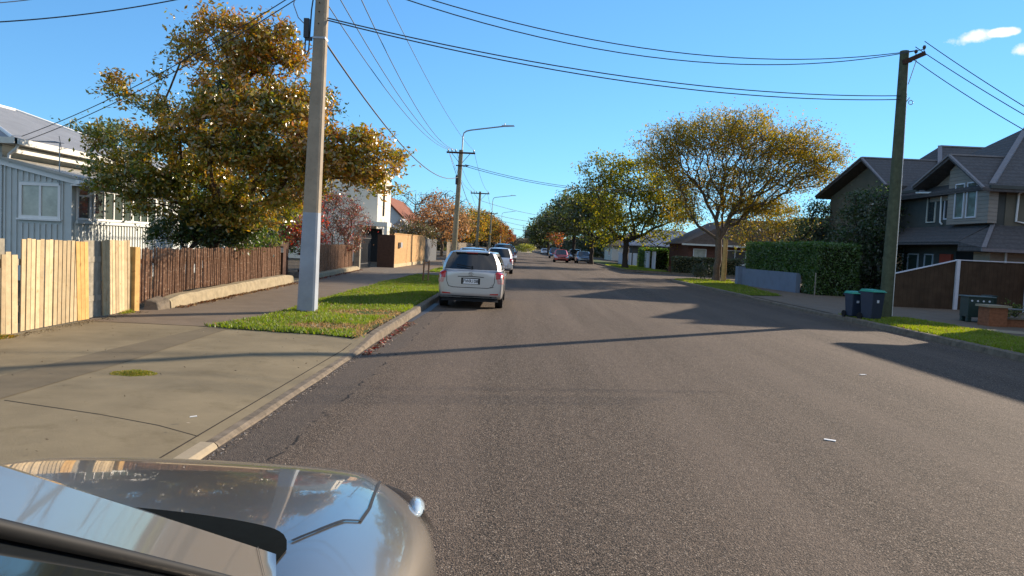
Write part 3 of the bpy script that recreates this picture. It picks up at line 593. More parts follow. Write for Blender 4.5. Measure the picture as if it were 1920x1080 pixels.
GY = ((0.06, 0.08, 0.015), (0.09, 0.11, 0.018), (0.15, 0.15, 0.022), (0.23, 0.20, 0.028), (0.30, 0.22, 0.03))
Y2 = 68
tree('street_tree', 'yellow green street tree with low hanging crown in front of the dark tree row', 'tree', (at(1172, 498, Y2).x, Y2, .12),
     [lobe(1150, 315, 60, 30, Y2, 3), lobe(1200, 330, 60, 40, Y2, 3.5), lobe(1120, 360, 42, 40, Y2, 2.6), lobe(1245, 370, 48, 45, Y2, 3), lobe(1180, 390, 80, 45, Y2, 4), lobe(1230, 430, 46, 35, Y2, 2.4), lobe(1140, 430, 50, 32, Y2, 2.5), lobe(1280, 400, 30, 34, Y2, 2)],
     520, 48, 0.13, 0.48, GY, trunk_r=.26, fork=2.5, mat_leaf='leaf_thin', bark='bark_dark', shell=.4, twig=.02, seed=14)
DK = ((0.030, 0.046, 0.010), (0.045, 0.065, 0.012), (0.07, 0.085, 0.016), (0.11, 0.11, 0.02))
for i, (px, py, Yd, k, lb) in enumerate(((1098, 492, 84, 1.0, 'dark green street tree just left of the yellow green one'), (1066, 488, 102, 1.05, 'dark round street tree above the parked slate sedan'),
                                (1040, 484, 128, 1.0, 'dark street tree above the red car with lacy left edge'), (1022, 480, 165, 1.0, 'smaller dark street tree second from the far end of the right row'), (1012, 477, 215, .8, 'farthest small dark tree of the right row'))):
    c = at(px, py, Yd); X = c.x + .6
    def lb3(x, z, rx, rz, w=1.0): return ((X + x * k, Yd, z * k + .1), (rx * k, rx * k * .9, rz * k), rx * rz * w)
    tree('street_tree', lb, 'tree', (X, Yd, .12), [lb3(0, 7.2, 3.2, 1.9), lb3(-1.8, 5.4, 2.8, 1.8), lb3(1.8, 5.6, 2.8, 1.8), lb3(0, 4.6, 3.8, 1.5), lb3(-3.2, 4.2, 1.8, 1.3)],
         240, 44, .17 + .03 * i, .58, DK, trunk_r=.22, fork=2.3, bark='bark_dark', twig=.025, seed=20 + i, group='dark street trees along the right side')
tree('shrub', 'small orange leaved shrub under the dark trees near the red car', 'shrub', (at(1044, 478, 118).x, 112, .1), [lobe(1044, 446, 12, 10, 110, 1.2)], 40, 30, .12, .3, ((.4, .1, .03), (.3, .12, .03)), trunk_r=.05, fork=1.2, seed=31)
# left far street trees (autumn)
AUT = [((0.24, 0.09, 0.045), (0.28, 0.15, 0.07), (0.17, 0.10, 0.05), (0.34, 0.22, 0.12)), ((0.20, 0.15, 0.03), (0.30, 0.19, 0.05), (0.12, 0.12, 0.03), (0.34, 0.16, 0.05)), ((0.24, 0.09, 0.035), (0.19, 0.12, 0.04), (0.13, 0.1, 0.035)), ((0.26, 0.08, 0.035), (0.2, 0.11, 0.04))]
for i, (X, Yd, h, rr, pal, lb) in enumerate(((-7.6, 68, 6.2, 2.3, 0, 'leafy brown pink autumn tree right of the red tiled roof'), (-8.6, 84, 6.6, 3.0, 0, 'russet autumn tree directly behind the weathered pole with lamp arm'), (-7.4, 98, 6.8, 2.9, 1, 'golden autumn tree between the two nearer weathered poles'),
                                         (-6.6, 122, 7.6, 2.9, 1, 'yellow brown autumn tree beyond the second weathered pole'), (-6.2, 150, 8.0, 2.8, 2, 'reddish autumn tree by the second lamp arm'), (-5.8, 185, 8.4, 2.9, 2, 'dark red autumn tree near the end of the left row'), (-5.0, 235, 8.6, 3.0, 3, 'farthest orange autumn tree at the end of the left row'))):
    tree('autumn_tree', lb, 'tree', (X, Yd, .1), [((X, Yd, h * .68), (rr, rr, h * .26), 3), ((X - rr * .5, Yd, h * .5), (rr * .7, rr * .7, h * .22), 2), ((X + rr * .5, Yd, h * .52), (rr * .7, rr * .7, h * .24), 2), ((X, Yd, h * .86), (rr * .5, rr * .5, h * .14), .8)],
         200, 36, .10 + .02 * i, .42, AUT[pal], trunk_r=.16, fork=1.6, twig=.016, seed=40 + i, group='autumn trees along the left side', bark='bark_grey', mat_leaf='leaf_thin')
tree('shrub', 'olive shrub mass beside the dark corrugated fence on the left', 'shrub', (-8.4, 60, .1), [((-9.0, 60, 2.3), (2.2, 1.6, .9), 1), ((-7.9, 61, 2.1), (1.4, 1.4, .8), 1)], 120, 44, .09, .3, ((.04, .05, .015), (.08, .07, .025), (.12, .07, .03)), trunk_r=.08, fork=.6, seed=52)
tree('bare_tree', 'leafless twiggy tree top behind the red tiled roof', 'tree', (at(775, 440, 95).x, 95, .1), [((at(775, 440, 95).x, 95, 6.3), (4.2, 3, 1.9), 1), ((at(825, 440, 95).x, 95, 6.6), (3.4, 3, 1.8), 1)], 420, 2, .10, .3, ((.2, .1, .05), (.15, .08, .04)), trunk_r=.16, fork=2.5, twig=.022, bark='bark_dark', seed=53)
# dark trees in front of the right house
tree('garden_tree', 'dark leafy tree growing against the left end of the two storey house', 'tree', (at(1640, 560, 35).x, 35.2, .1),
     [lobe(1630, 380, 38, 30, 35.2, 1.4), lobe(1655, 420, 32, 44, 35.4, 1.2), lobe(1612, 440, 46, 50, 35.2, 1.5), lobe(1640, 500, 48, 60, 35, 1.4)], 380, 52, .07, .24, DG, trunk_r=.12, fork=.9, bark='bark_dark', seed=61)
tree('garden_tree', 'dark green tree between the golden tree and the two storey house', 'tree', (at(1540, 520, 43).x, 44, .1),
     [lobe(1545, 410, 32, 36, 44, 1.4), lobe(1520, 435, 32, 26, 44, 1.2), lobe(1575, 440, 40, 40, 44, 1.5), lobe(1500, 455, 30, 14, 44, 1)], 240, 48, .085, .3, ((.014, .032, .016), (.02, .045, .02), (.03, .05, .02)), trunk_r=.12, fork=1.2, bark='bark_dark', seed=62)

# hedges: leafy shell over a dark twiggy core
def hedge(label, poly, z0, z1, n, leaf, pal, name='hedge', group=None, rnd=.12):
    cx = sum(p[0] for p in poly) / len(poly); cy = sum(p[1] for p in poly) / len(poly)
    root = empty(name, (cx, cy, z0), 0, label, 'hedge', group); b = MB()
    inn = [(cx + (x - cx) * .93 - cx, cy + (y - cy) * .93 - cy) for x, y in poly]; b.prism(inn, 'z', 0, z1 - z0 - .12); b.build('inner_twigs', M['core'], root)
    m = len(poly); seg = []; per = 0
    for i in range(m): a = np.array(poly[i]); c = np.array(poly[(i + 1) % m]); l = np.linalg.norm(c - a); seg.append((a, c, l)); per += l
    P = np.array(poly); lo, hi = P.min(0), P.max(0); area = (hi - lo).prod(); side = per * (z1 - z0); k = int(n * side / (side + area)); pts = []
    ch = rng.choice(m, k, p=[s[2] / per for s in seg]); t = rng.random(k)
    A = np.array([s[0] for s in seg])[ch]; C2 = np.array([s[1] for s in seg])[ch]; S = A + (C2 - A) * t[:, None]; zz = z0 + (z1 - z0) * rng.random(k)
    pts = np.concatenate([S, zz[:, None]], 1)
    T = rng.uniform(lo, hi, (n - k, 2)); T = T[in_poly(T, poly)]; T = np.concatenate([T, np.full((len(T), 1), z1)], 1); pts = np.concatenate([pts, T])
    bumpn = .5 * vnoise(pts[:, :2] + pts[:, 2:3] * .7, 3.0, 17); d = pts[:, :2] - np.array([cx, cy]); d /= np.linalg.norm(d, axis=1)[:, None] + 1e-6
    pts[:, :2] += d * (bumpn * .10)[:, None]; top = pts[:, 2] > z1 - .01; pts[top, 2] += bumpn[top] * .10
    pts += rng.normal(0, rnd * .4, pts.shape); N = len(pts)
    nn = rng.normal(0, 1, (N, 3)); nn[:, 2] += .4; nn /= np.linalg.norm(nn, axis=1)[:, None]; rf = rng.normal(0, 1, (N, 3)); u = np.cross(nn, rf); u /= np.linalg.norm(u, axis=1)[:, None]; v = np.cross(nn, u); s = leaf * rng.uniform(.6, 1.3, N)[:, None]
    W = np.stack([pts - u * s, pts - v * s * .55, pts + u * s, pts + v * s * .55], 1) - np.array([cx, cy, z0])
    C = np.array(pal)[rng.integers(0, len(pal), N)] * rng.uniform(.7, 1.25, (N, 1)); np_mesh('foliage', W, 4, M['leaf'], root, colors=C); return root
HG = ((0.045, 0.11, 0.014), (0.065, 0.14, 0.018), (0.09, 0.16, 0.02))
hedge('long clipped green hedge above the blue grey wall on the right', [(12.55, 41.3), (12.9, 34.8), (13.05, 33.4), (14.85, 33.3), (14.85, 35.0), (14.2, 41.3)], .9, 2.38, 30000, .045, HG)
hedge('lower front end of the green hedge next to the driveway', [(13.1, 34.3), (13.15, 32.9), (14.9, 32.8), (14.9, 34.2)], .1, 2.34, 16000, .045, HG)
hedge('square clipped bright hedge on the far corner of the side road', rect(12.4, 14.6, 72, 77), .1, 2.0, 9000, .07, HG)
hedge('low rounded hedge in front of the brick bungalow', [(12.5, 60.5), (14, 60.2), (18, 60.3), (18, 61.7), (12.8, 61.8)], .1, 1.35, 12000, .06, ((.03, .05, .012), (.06, .08, .02), (.14, .12, .03)))
tree('shrub', 'rounded dark shrub at the left foot of the forked tree', 'shrub', (at(1318, 525, 47).x, 47.5, .1), [lobe(1322, 508, 26, 14, 47.5, 1)], 90, 40, .05, .15, ((.02, .035, .012), (.06, .07, .02)), trunk_r=.03, fork=.2, seed=71)

# ---------------------------------------------------------------- poles and wires
def pt(root, name, mb, m, **k): return mb.build(name, M[m] if isinstance(m, str) else m, root, **k)
def taper(w0, d0, w1, d1, z0, z1, lean=0, ch=.035):
    b = MB(); 
    def ring(w, d, z):
        c = ch; return [(-w / 2 + c, -d / 2), (w / 2 - c, -d / 2), (w / 2, -d / 2 + c), (w / 2, d / 2 - c), (w / 2 - c, d / 2), (-w / 2 + c, d / 2), (-w / 2, d / 2 - c), (-w / 2, -d / 2 + c)]
    vs = [(x + lean * z0, y, z0) for x, y in ring(w0, d0, z0)] + [(x + lean * z1, y, z1) for x, y in ring(w1, d1, z1)]
    b.add(vs, [tuple(range(8))[::-1], tuple(range(8, 16))] + [(i, (i + 1) % 8, 8 + (i + 1) % 8, 8 + i) for i in range(8)]); return b
lp = empty('utility_pole', (-4.2, 15.0, .1), 0, 'tall square concrete utility pole with grey painted base on the left grass', 'utility pole')
pt(lp, 'painted_base', taper(.35, .33, .305, .29, 0, 2.02, +.017), 'pole_paint')
pt(lp, 'shaft', taper(.303, .288, .20, .19, 2.02, 7.8, +.017), 'pole_conc')
b = MB(); b.box(-.035, .215, -.125, .125, 5.43, 5.47); pt(lp, 'band', b, 'steel')
for z in (5.95, 6.12, 5.72): b = MB(); b.tube([(.017 * z - .02, -.13, z), (.017 * z - .02, -.095, z)], .012, 8); pt(lp, 'bolt_hole', b, 'trim')
b = MB(); b.box(-.36, -.26, -.1, 0, 5.45, 5.82); b.box(-.34, -.2, -.07, -.02, 5.40, 5.47); b.tube([(-.33, -.05, 5.45), (-.335, -.05, 5.2), (-.30, -.05, 5.12), (-.26, -.05, 5.2), (-.25, -.05, 5.45), (-.24, -.05, 5.7), (-.23, -.04, 6.0), (-.2, -.02, 6.3)], .014, 8)
pt(lp, 'fuse_box', b, 'blackp').location.x = .14
b = MB(); b.bar((-.12, 0, 6.22), (-.30, 0, 6.32), .06, .08); b.bar((-.3, 0, 6.3), (-.55, 0, 6.55), .05, .04)
for t in range(5): b.tube([(-.42 - t * .09, .02, 6.40 + t * .07), (-.46 - t * .09, .02, 6.50 + t * .07)], [.05, .03], 8)
b.tube([(-.6, 0, 6.5), (-.7, 0, 6.35), (-.62, 0, 6.2), (-.5, 0, 6.3), (-.45, 0, 6.45)], .01, 6); b.tube([(-.55, 0, 6.42), (-.6, 0, 6.1), (-.5, 0, 5.85), (-.36, -.03, 5.72)], .009, 6)
pt(lp, 'cable_clamp', b, 'ceramic').location.x = .14
b = MB(); b.bar((-.9, 0, 7.3), (.9, 0, 7.3), .1, .1); pt(lp, 'crossarm', b, 'oldwood')

rp = empty('utility_pole', (10.28, 20.8, .1), 0, 'green brown wooden utility pole on the right berm beside the bins', 'utility pole')
b = MB(); b.tube([(0, 0, 0), (.02, 0, 3.6), (.0, 0, 7.35)], [.17, .145, .115], 16); pt(rp, 'shaft', b, 'pole_wood', smooth=False)
b = MB(); b.bar((-.08, -.14, 7.02), (.12, -.14, 7.08), .10, .12); b.bar((.08, -.14, 7.08), (.52, -.05, 7.3), .09, .12); pt(rp, 'crossarm', b, 'darkwood')
for (x, y, z) in ((.26, -.1, 7.2), (.50, -.05, 7.34)):
    b = MB(); b.tube([(x, y, z), (x, y, z + .09)], .012, 6); b.tube([(x, y, z + .08), (x, y, z + .12), (x, y, z + .17)], [.035, .05, .03], 8); pt(rp, 'insulator', b, 'ceramic')
b = MB(); b.tube([(.30, -.08, 7.1), (.14, -.05, 6.45)], .012, 6); pt(rp, 'brace', b, 'steel')
b = MB(); pts = [(.14 + .07 + math.cos(a) * .06, -.12, 5.95 + math.sin(a) * .06) for a in [i * .7 for i in range(10)]]; b.tube(pts, .012, 6); b.tube([(.1, -.1, 5.97), (.17, -.12, 6.08)], .012, 6); pt(rp, 'hook', b, 'steel')
b = MB(); b.tube([(.155, -.09, .1), (.145, -.09, 3.6), (.11, -.07, 6.2)], .011, 6); pt(rp, 'earth_wire', b, 'white')
b = MB(); b.box(-.02, .02, -.02, .02, 0, 1.0); tag(b.build('marker_post', M['oldwood'], loc=(at(1527, 553, 32.5).x, 32.5, .1)), 'short grey wooden marker post in front of the hedge end', 'post')

def far_pole(x, y, h, lamp, label, arm=True, lean=0.0, r=.16, extra=False, m='pole_far'):
    o = empty('utility_pole' if arm else 'street_lamp', (x, y, .1), 0, label, 'utility pole' if arm else 'street lamp', 'utility poles down the left side' if arm else None)
    b = MB(); b.tube([(0, 0, 0), (lean * h, 0, h)], [r, r * .72], 12); pt(o, 'shaft', b, m)
    tx = lean * h
    if arm:
        b = MB(); b.bar((tx - .95, -.12, h - .2), (tx + .95, -.12, h - .2), .1, .11); b.bar((tx + .1, -.1, h - .85), (tx + .6, -.12, h - .25), .03, .03); b.bar((tx - .1, -.1, h - .85), (tx - .6, -.12, h - .25), .03, .03); pt(o, 'crossarm', b, 'darkwood')
        for k in (-.85, -.6, -.35, .85):
            b = MB(); b.tube([(tx + k, -.12, h - .16), (tx + k, -.12, h - .05), (tx + k, -.12, h + .02)], [.02, .045, .03], 6); pt(o, 'insulator', b, 'ceramic')
    if extra:
        b = MB(); b.bar((tx - .3, -.15, h - 1.05), (tx + .35, -.15, h - 1.05), .07, .08)
        for k in (.25, .4): b.tube([(tx + k - .05, -.15, h - 1.08), (tx + k + .15, -.15, h - 1.02)], [.06, .03], 6)
        pt(o, 'cable_bracket', b, 'darkwood')
        b = MB(); b.box(tx - .28, tx - .16, -.2, -.1, h - 2.3, h - 1.7); b.tube([(tx - .22, -.15, h - 1.7), (tx - .5, -.15, h - 1.0), (tx - .75, -.12, h - .3)], .015, 6); pt(o, 'fuse_box', b, 'blackp')
    if lamp:
        L2, hh = lamp; z0 = h - .9
        pts = [(tx + .05, -.05, z0), (tx + .08, -.05, h + hh * .7), (tx + .14, -.05, h + hh * .9), (tx + .3, -.05, h + hh), (tx + .6, -.05, h + hh + .08), (tx + L2 * .8, -.05, h + hh + .42)]
        b = MB(); b.tube(pts, .045, 8); pt(o, 'lamp_arm', b, 'steel')
        b = MB(); e = Vector(pts[-1]); b.add([tuple(e + Vector(v)) for v in ((-.1, -.12, -.03), (.75, -.1, .03), (.75, .1, .03), (-.1, .12, -.03), (-.1, -.08, .07), (.7, -.06, .10), (.7, .06, .10), (-.1, .08, .07))], [(3, 2, 1, 0), (4, 5, 6, 7), (0, 1, 5, 4), (1, 2, 6, 5), (2, 3, 7, 6), (3, 0, 4, 7)])
        b.tube([tuple(e + Vector((.1, 0, .08))), tuple(e + Vector((.1, 0, .2)))], .03, 6); pt(o, 'lamp_head', b, 'steel')
    return o
far_pole(at(850, 476, 50).x, 50, 7.75, (3.4, 1.25), 'weathered wooden pole with crossarm and long lamp arm, nearest of the left far poles', lean=.03, r=.19, extra=True)
far_pole(at(893, 470, 76).x, 76, 6.9, None, 'slimmer pole with a T crossarm and no lamp, second down the left side', lean=.02, r=.15)
far_pole(at(917, 470, 115).x, 115, 6.6, (3.6, 2.2), 'dark pole with short crossarm and lamp arm, third down the left side', lean=.02, r=.16)
far_pole(at(937, 468, 180).x, 180, 7.8, (3.2, 1.6), 'far street lamp with a bent arm over the road', arm=False, lean=.01, r=.12, m='steel')
far_pole(at(948, 466, 260).x, 260, 8.4, None, 'tiny farthest pole with crossarm at the end of the left trees', lean=.0, r=.16)
far_pole(at(980, 462, 420).x, 420, 14, None, 'thin distant mast standing against the horizon sky', arm=False, lean=.0, r=.12, m='steel')

def wire(a, b_, sag, r=.012, label=None, group='overhead wires', n=24):
    a = Vector(a); b_ = Vector(b_); mb = MB(); pts = []
    for i in range(n + 1):
        t = i / n; p = a.lerp(b_, t); p.z -= 4 * sag * t * (1 - t); pts.append(p - a)
    mb.tube(pts, r, 5, cap=False); o = mb.build('overhead_wire', M['cable'], smooth=True, loc=a); tag(o, label, 'wire', group); return o
LPx, RPx = (-4.2, 15.0), (10.28, 20.8)
wire((-4.12, 14.95, 5.98), (10.2, 20.7, 6.22), .42, .013, 'upper of the twin service wires from the concrete pole low across to the right pole')
wire((-4.12, 14.95, 5.94), (10.2, 20.7, 6.12), .46, .013, 'lower of the twin service wires from the concrete pole low across to the right pole')
wire((-4.05, 15.0, 7.0), (10.54, 20.7, 7.45), .85, .012, 'upper of two high wires crossing the road to the tip of the right crossarm')
wire((-4.05, 15.0, 6.88), (10.78, 20.7, 7.5), 1.0, .012, 'lower of two high wires crossing the road to the tip of the right crossarm')
p2 = at(850, 476, 50); p2x = p2.x + .23; cz = 7.75
for i, (dx0, dx1, lb) in enumerate(((-.75, -.85, 'leftmost street wire from the concrete pole top to the lamp arm pole'), (-.35, -.6, 'second street wire from the left, from the concrete pole top to the lamp arm pole'), (.55, -.35, 'third street wire from the left, from the concrete pole top to the lamp arm pole'))):
    wire((-4.2 + dx0 * .6, 15.0, 7.42 - (0 if i else .25)), (p2x + dx1, 49.9, cz + .1), .75 + .1 * i, .012, lb)
wire((-3.4, 15.0, 7.45), (p2x + .85, 49.9, cz + .1), .5, .009, 'thin lone wire landing on the right tip of the lamp arm pole crossarm')
wire((-4.1, 14.95, 5.62), (p2x - .12, 49.9, 6.05), 1.0, .02, 'thick dark cable hanging lowest from the concrete pole to the lamp arm pole')
for k, lb in ((0, 'upper thin wire'), (.12, 'lower thin wire')):
    wire((p2x + .3, 49.9, 6.9 - k), (13.5, 62, 7.3 - k), .9, .018, lb + ' from the lamp arm pole over the road into the yellow green tree')
p3 = at(893, 470, 76)
for k, lb in ((-.85, 'left'), (-.35, 'middle'), (.85, 'right')): wire((p2x + k, 50, cz + .1), (p3.x + .14 + k, 75.9, 7.0), .6, .012, lb + ' wire between the first and second far left poles')
wire((p2x, 50, 6.0), (p3.x, 75.9, 5.0), .7, .02, 'low heavy cable between the first and second far left poles')
p4 = at(917, 470, 115)
for k, lb in ((-.85, 'left'), (.85, 'right')): wire((p3.x + k, 76, 7.0), (p4.x + k, 115, 6.7), .9, .014, lb + ' wire between the second and third far left poles')
wire((p3.x + .2, 76, 6.1), (11.5, 96, 5.8), .8, .02, 'distant wire sagging over the road from the second far left pole')
wire((p4.x, 115, 6.5), (11.5, 135, 6.6), .8, .03, 'distant wire sagging over the road from the third far left pole')
wire((p4.x + 1, 150, 6.6), (11.5, 160, 6.4), .8, .03, 'far wire low over the road beneath the third far left pole')
wire((-5, 260, 8.3), (13, 275, 8.6), 1.0, .05, 'farthest wire seen low across the end of the street')
wire((10.78, 20.75, 7.72), at(1995, 244, 17), .05, .011, 'highest wire leaving the right pole towards the edge of the photo')
wire((10.54, 20.75, 7.56), at(1995, 258, 17), .05, .011, 'second wire below it leaving the right pole towards the edge of the photo')
wire((10.5, 20.7, 7.2), at(1995, 285, 17), .08, .011, 'lowest wire leaving the right pole towards the edge of the photo')
a1 = at(22, 262, 21); 
wire((-4.5, 15, 6.5), (a1.x, 21, a1.z), .25, .011, 'upper service wire from the concrete pole behind the magnolia to the left house')
wire((-4.5, 15, 6.38), (a1.x + .1, 21, a1.z - .12), .25, .011, 'lower service wire from the concrete pole behind the magnolia to the left house')
w0 = at(-60, 44, 12); w1 = at(270, -2, 13)
wire(w0, w1 + (w1 - w0) * .6, .12, .011, 'single wire crossing the top left corner of the sky')
w0 = at(-60, 8, 12); w1 = at(80, -4, 13)
wire(w0, w1, .02, .008, 'short faint wire at the extreme top left corner')

# ---------------------------------------------------------------- left fences
def board(b, y, w, z0, z1, tilt=0.0, x=None, th=.018, dx=0.0):
    """board in the YZ plane, tilt leans its top along y"""
    x = FX(y) if x is None else x; h = z1 - z0; t = tilt * h
    vs = [(x + dx, y - w / 2, z0), (x + dx, y + w / 2, z0), (x + dx, y + w / 2 + t, z1), (x + dx, y - w / 2 + t, z1)]
    b.add(vs + [(v[0] - th, v[1], v[2]) for v in vs], [(0, 1, 2, 3), (7, 6, 5, 4), (0, 4, 5, 1), (1, 5, 6, 2), (2, 6, 7, 3), (3, 7, 4, 0)])
rr = random.Random(11)
pf = empty('paling_fence', (0, 0, 0), 0, 'pale new pine paling fence with leaning boards beside the driveway', 'fence')
b = MB(); y = 6.2
while y < 10.25:
    w = rr.uniform(.09, .17); board(b, y + w / 2, w - .012, .12, 1.22 + rr.uniform(-.02, .03), rr.uniform(-.02, .02), dx=rr.uniform(0, .012)); y += w + rr.uniform(.012, .03)
pt(pf, 'low_boards', b, 'pine')
b = MB(); y = 10.32
while y < 11.72:
    board(b, y + .05, .084, .13, 1.425 - (y - 10.3) * .02 + rr.uniform(-.008, .008), .012 + .03 * max(0, (y - 11.3)), dx=rr.uniform(0, .012)); y += .098 + rr.uniform(.008, .02)
pt(pf, 'upright_boards', b, 'pine')
b = MB()
for k, (yy, ti) in enumerate(((11.84, -.06), (11.95, -.055), (12.06, -.05))): board(b, yy, .10, .13, 1.39, ti, dx=.02 + .004 * k)
pt(pf, 'leaning_boards', b, 'pine2')['label'] = 'golden boards leaning out of line'
b = MB()
for yy in (12.05, 12.17, 12.29, 12.41, 12.53): board(b, yy + .03, .108, .13, 1.41 - .01 * (yy > 12.3), 0, dx=-.035)
pt(pf, 'grey_boards', b, 'oldwood')['label'] = 'old grey boards set back in the gap'
b = MB(); y = 12.62
while y < 13.52: board(b, y + .05, .088, .13, 1.42 + rr.uniform(-.008, .008), -.05, dx=.0 + rr.uniform(0, .01)); y += .098 + .014
pt(pf, 'end_boards', b, 'pine')
b = MB()
for a0, a1_ in ((6.2, 11.8), (11.8, 13.6)):
    for z in (.45, 1.1): b.bar((FX(a0) - .05, a0, z), (FX(a1_) - .05, a1_, z), .05, .09)
pt(pf, 'rail', b, 'oldwood')
b = MB(); b.box(FX(13.74) - .12, FX(13.74) + .08, 13.62, 13.80, .1, 1.30); pt(pf, 'end_post', b, 'pine2', bevel=.008)
b = MB(); b.box(FX(10.1) - .30, FX(10.1) - .10, 10.02, 10.12, .1, 1.42); pt(pf, 'back_post', b, 'oldwood')

def picket_fence(y0, y1, base, top, label, m, seed=1, sp=.128, xo=0.0, broken=False):
    o = empty('picket_fence', (0, 0, 0), 0, label, 'fence'); r2 = random.Random(seed); b = MB(); y = y0
    while y < y1:
        w = r2.uniform(.05, .075); h = top + r2.uniform(-.025, .02); x = FX(y) + xo; t = r2.uniform(-.03, .03); jx = r2.uniform(-.01, .01)
        pts = [(x + jx, y + t * 0, base(y)), (x + jx + r2.uniform(-.008, .008), y + t * .5 + r2.uniform(-.008, .008), (base(y) + h) / 2), (x, y + t, h - .03), (x, y + t, h)]
        b.tube(pts, [w * .55, w * .52, w * .5, w * .33], 6); y += sp * r2.uniform(.88, 1.12)
    pt(o, 'pickets', b, m); b = MB()
    for z in (.42, 1.02): b.bar((FX(y0) - .07 + xo, y0, z), (FX(y1) - .07 + xo, y1, z), .05, .09)
    pt(o, 'rail', b, 'darkwood'); return o
picket_fence(13.95, 23.9, lambda y: .14 + (.22 if y > 16 else .1), 1.27, 'rustic brown picket fence of rough sunlit stakes above the low concrete wall', 'brownwood', 2)
picket_fence(26.2, 36.9, lambda y: .28, 1.36, 'shaded dark picket fence beyond the concrete pole', 'brownwood', 5, xo=.1)
# low concrete walls carrying them
def low_wall(y0, y1, h0, h1, label, off=.14, w=.26, m='kerb'):
    b = MB(); n = int((y1 - y0) / .5); vs = []
    for i in range(n + 1):
        y = y0 + (y1 - y0) * i / n; h = h0 + (h1 - h0) * min(1, i / n * 1.6) + .008 * math.sin(y * 5); x = FX(y) + off; e = .05 if i in (0, n) else 0
        vs += [(x + w, y, .08), (x + w - .02, y, .1 + h - .04 - e), (x + w - .06, y, .1 + h - e), (x, y, .1 + h - e), (x - .02, y, .08)]
    b.v = vs
    for i in range(n):
        for k in range(4): b.f.append((i * 5 + k, (i + 1) * 5 + k, (i + 1) * 5 + k + 1, i * 5 + k + 1))
    b.f += [(0, 1, 2, 3, 4), tuple(n * 5 + k for k in (4, 3, 2, 1, 0))]
    o = b.build('low_wall', M[m]); tag(o, label, 'wall'); return o
M['lowwall'] = mat('mossy_concrete', (0.34, 0.28, 0.18), .9, noise=(6, .3, 8), stain=(9, (.16, .15, .06), .58, .72), bump=(40, .7, .012))
low_wall(14.5, 24.1, .24, .30, 'weathered mossy concrete wall under the sunlit picket fence', m='lowwall')
low_wall(26.4, 37.0, .18, .20, 'lower concrete edging wall under the shaded picket fence', off=.2, m='lowwall')
b = MB(); b.add([(FX(14.1) + .06, 14.0, .1), (FX(14.1) + .34, 14.05, .1), (FX(14.1) + .38, 14.45, .1), (FX(14.1) + .1, 14.45, .1), (FX(14.1) + .08, 14.05, .30), (FX(14.1) + .26, 14.15, .26), (FX(14.1) + .36, 14.45, .31), (FX(14.1) + .12, 14.45, .36)], [(0, 3, 2, 1), (4, 5, 6, 7), (0, 1, 5, 4), (1, 2, 6, 5), (2, 3, 7, 6), (3, 0, 4, 7)])
tag(b.build('concrete_rubble', M['kerb'], bevel=.02), 'broken grey concrete block between the chunky end post and the mossy wall', 'rubble')
# dark gate recess
g = empty('gate', (FX(25) + .0, 25.1, .1), 0, 'dark wooden gate set back between the two picket fences with a white number card', 'gate')
b = MB()
for k in range(15): b.box(-.42, -.40, -1.0 + k * .14, -.87 + k * .14, 0.02, 1.28 + .02 * (k % 3))
pt(g, 'boards', b, 'darkwood'); b = MB(); b.box(-.48, -.42, -1.05, 1.1, .3, .4); b.box(-.48, -.42, -1.05, 1.1, 1.0, 1.1); pt(g, 'rail', b, 'darkwood')
b = MB(); b.box(-.2, .05, -.92, -.6, .0, 1.18); pt(g, 'mailbox_post', b, 'darkwood'); b = MB(); b.box(-.08, .06, -.925, -.923, .98, 1.14); pt(g, 'number_card', b, 'white')
b = MB(); b.box(-.5, .25, -1.2, 1.2, .0, .06); pt(g, 'threshold', b, 'lowwall')
# post, iron gate
b = MB(); b.box(-.14, .14, -.14, .14, 0, 1.35); b.box(-.17, .17, -.17, .17, 1.35, 1.40); tag(b.build('gate_post', M['oldwood'], loc=(-8.05, 37.4, .1)), 'pale weathered square gate post at the end of the shaded pickets', 'post')
g = empty('iron_gate', (-8.2, 39.7, .1), 0, 'black iron bar gate in front of the cream two storey house', 'gate')
for k in range(14): b = MB(); b.tube([(0, -1.9 + k * .28, .05), (0, -1.9 + k * .28, 1.75 + (.1 if k % 4 == 0 else 0))], .018, 6); pt(g, 'bar', b, 'blackp')
b = MB(); b.bar((0, -2, .25), (0, 1.9, .25), .04, .04); b.bar((0, -2, 1.6), (0, 1.9, 1.6), .04, .04); pt(g, 'rail', b, 'blackp')
cf = empty('board_fence', (-7.0, 42, .1), 0, 'tall caramel board fence with pale plinth beyond the iron gate', 'fence')
for y0, y1 in ((0, 5.4), (5.5, 11.4)):
    b = MB(); b.add([(0.004 * y0, y0, .22), (.03 * y1, y1, .22), (.03 * y1, y1, 1.92), (0.03 * y0, y0, 1.95)], [(0, 1, 2, 3)]); b = MB(); b.prism([(.03 * y0, y0), (.03 * y1, y1), (.03 * y1 - .05, y1), (.03 * y0 - .05, y0)], 'z', .22, 1.92); pt(cf, 'panel', b, 'caramel')
b = MB(); b.prism([(.05, 0), (.03 * 11.4 + .05, 11.4), (.03 * 11.4 - .05, 11.4), (-.05, 0)], 'z', 0, .22); pt(cf, 'plinth', b, 'pine')
b = MB(); b.prism([(.03, 0), (.03 * 11.4 + .03, 11.4), (.03 * 11.4 - .08, 11.4), (-.08, 0)], 'z', 1.92, 1.97); pt(cf, 'capping', b, 'caramel')
b = MB(); b.box(-.9, .06, -.12, -.02, 0, 1.85); pt(cf, 'end_post', b, 'darkwood')
b = MB(); b.box(.05, .2, 1.3, 1.9, 1.15, 1.45); pt(cf, 'mailbox', b, 'steel')
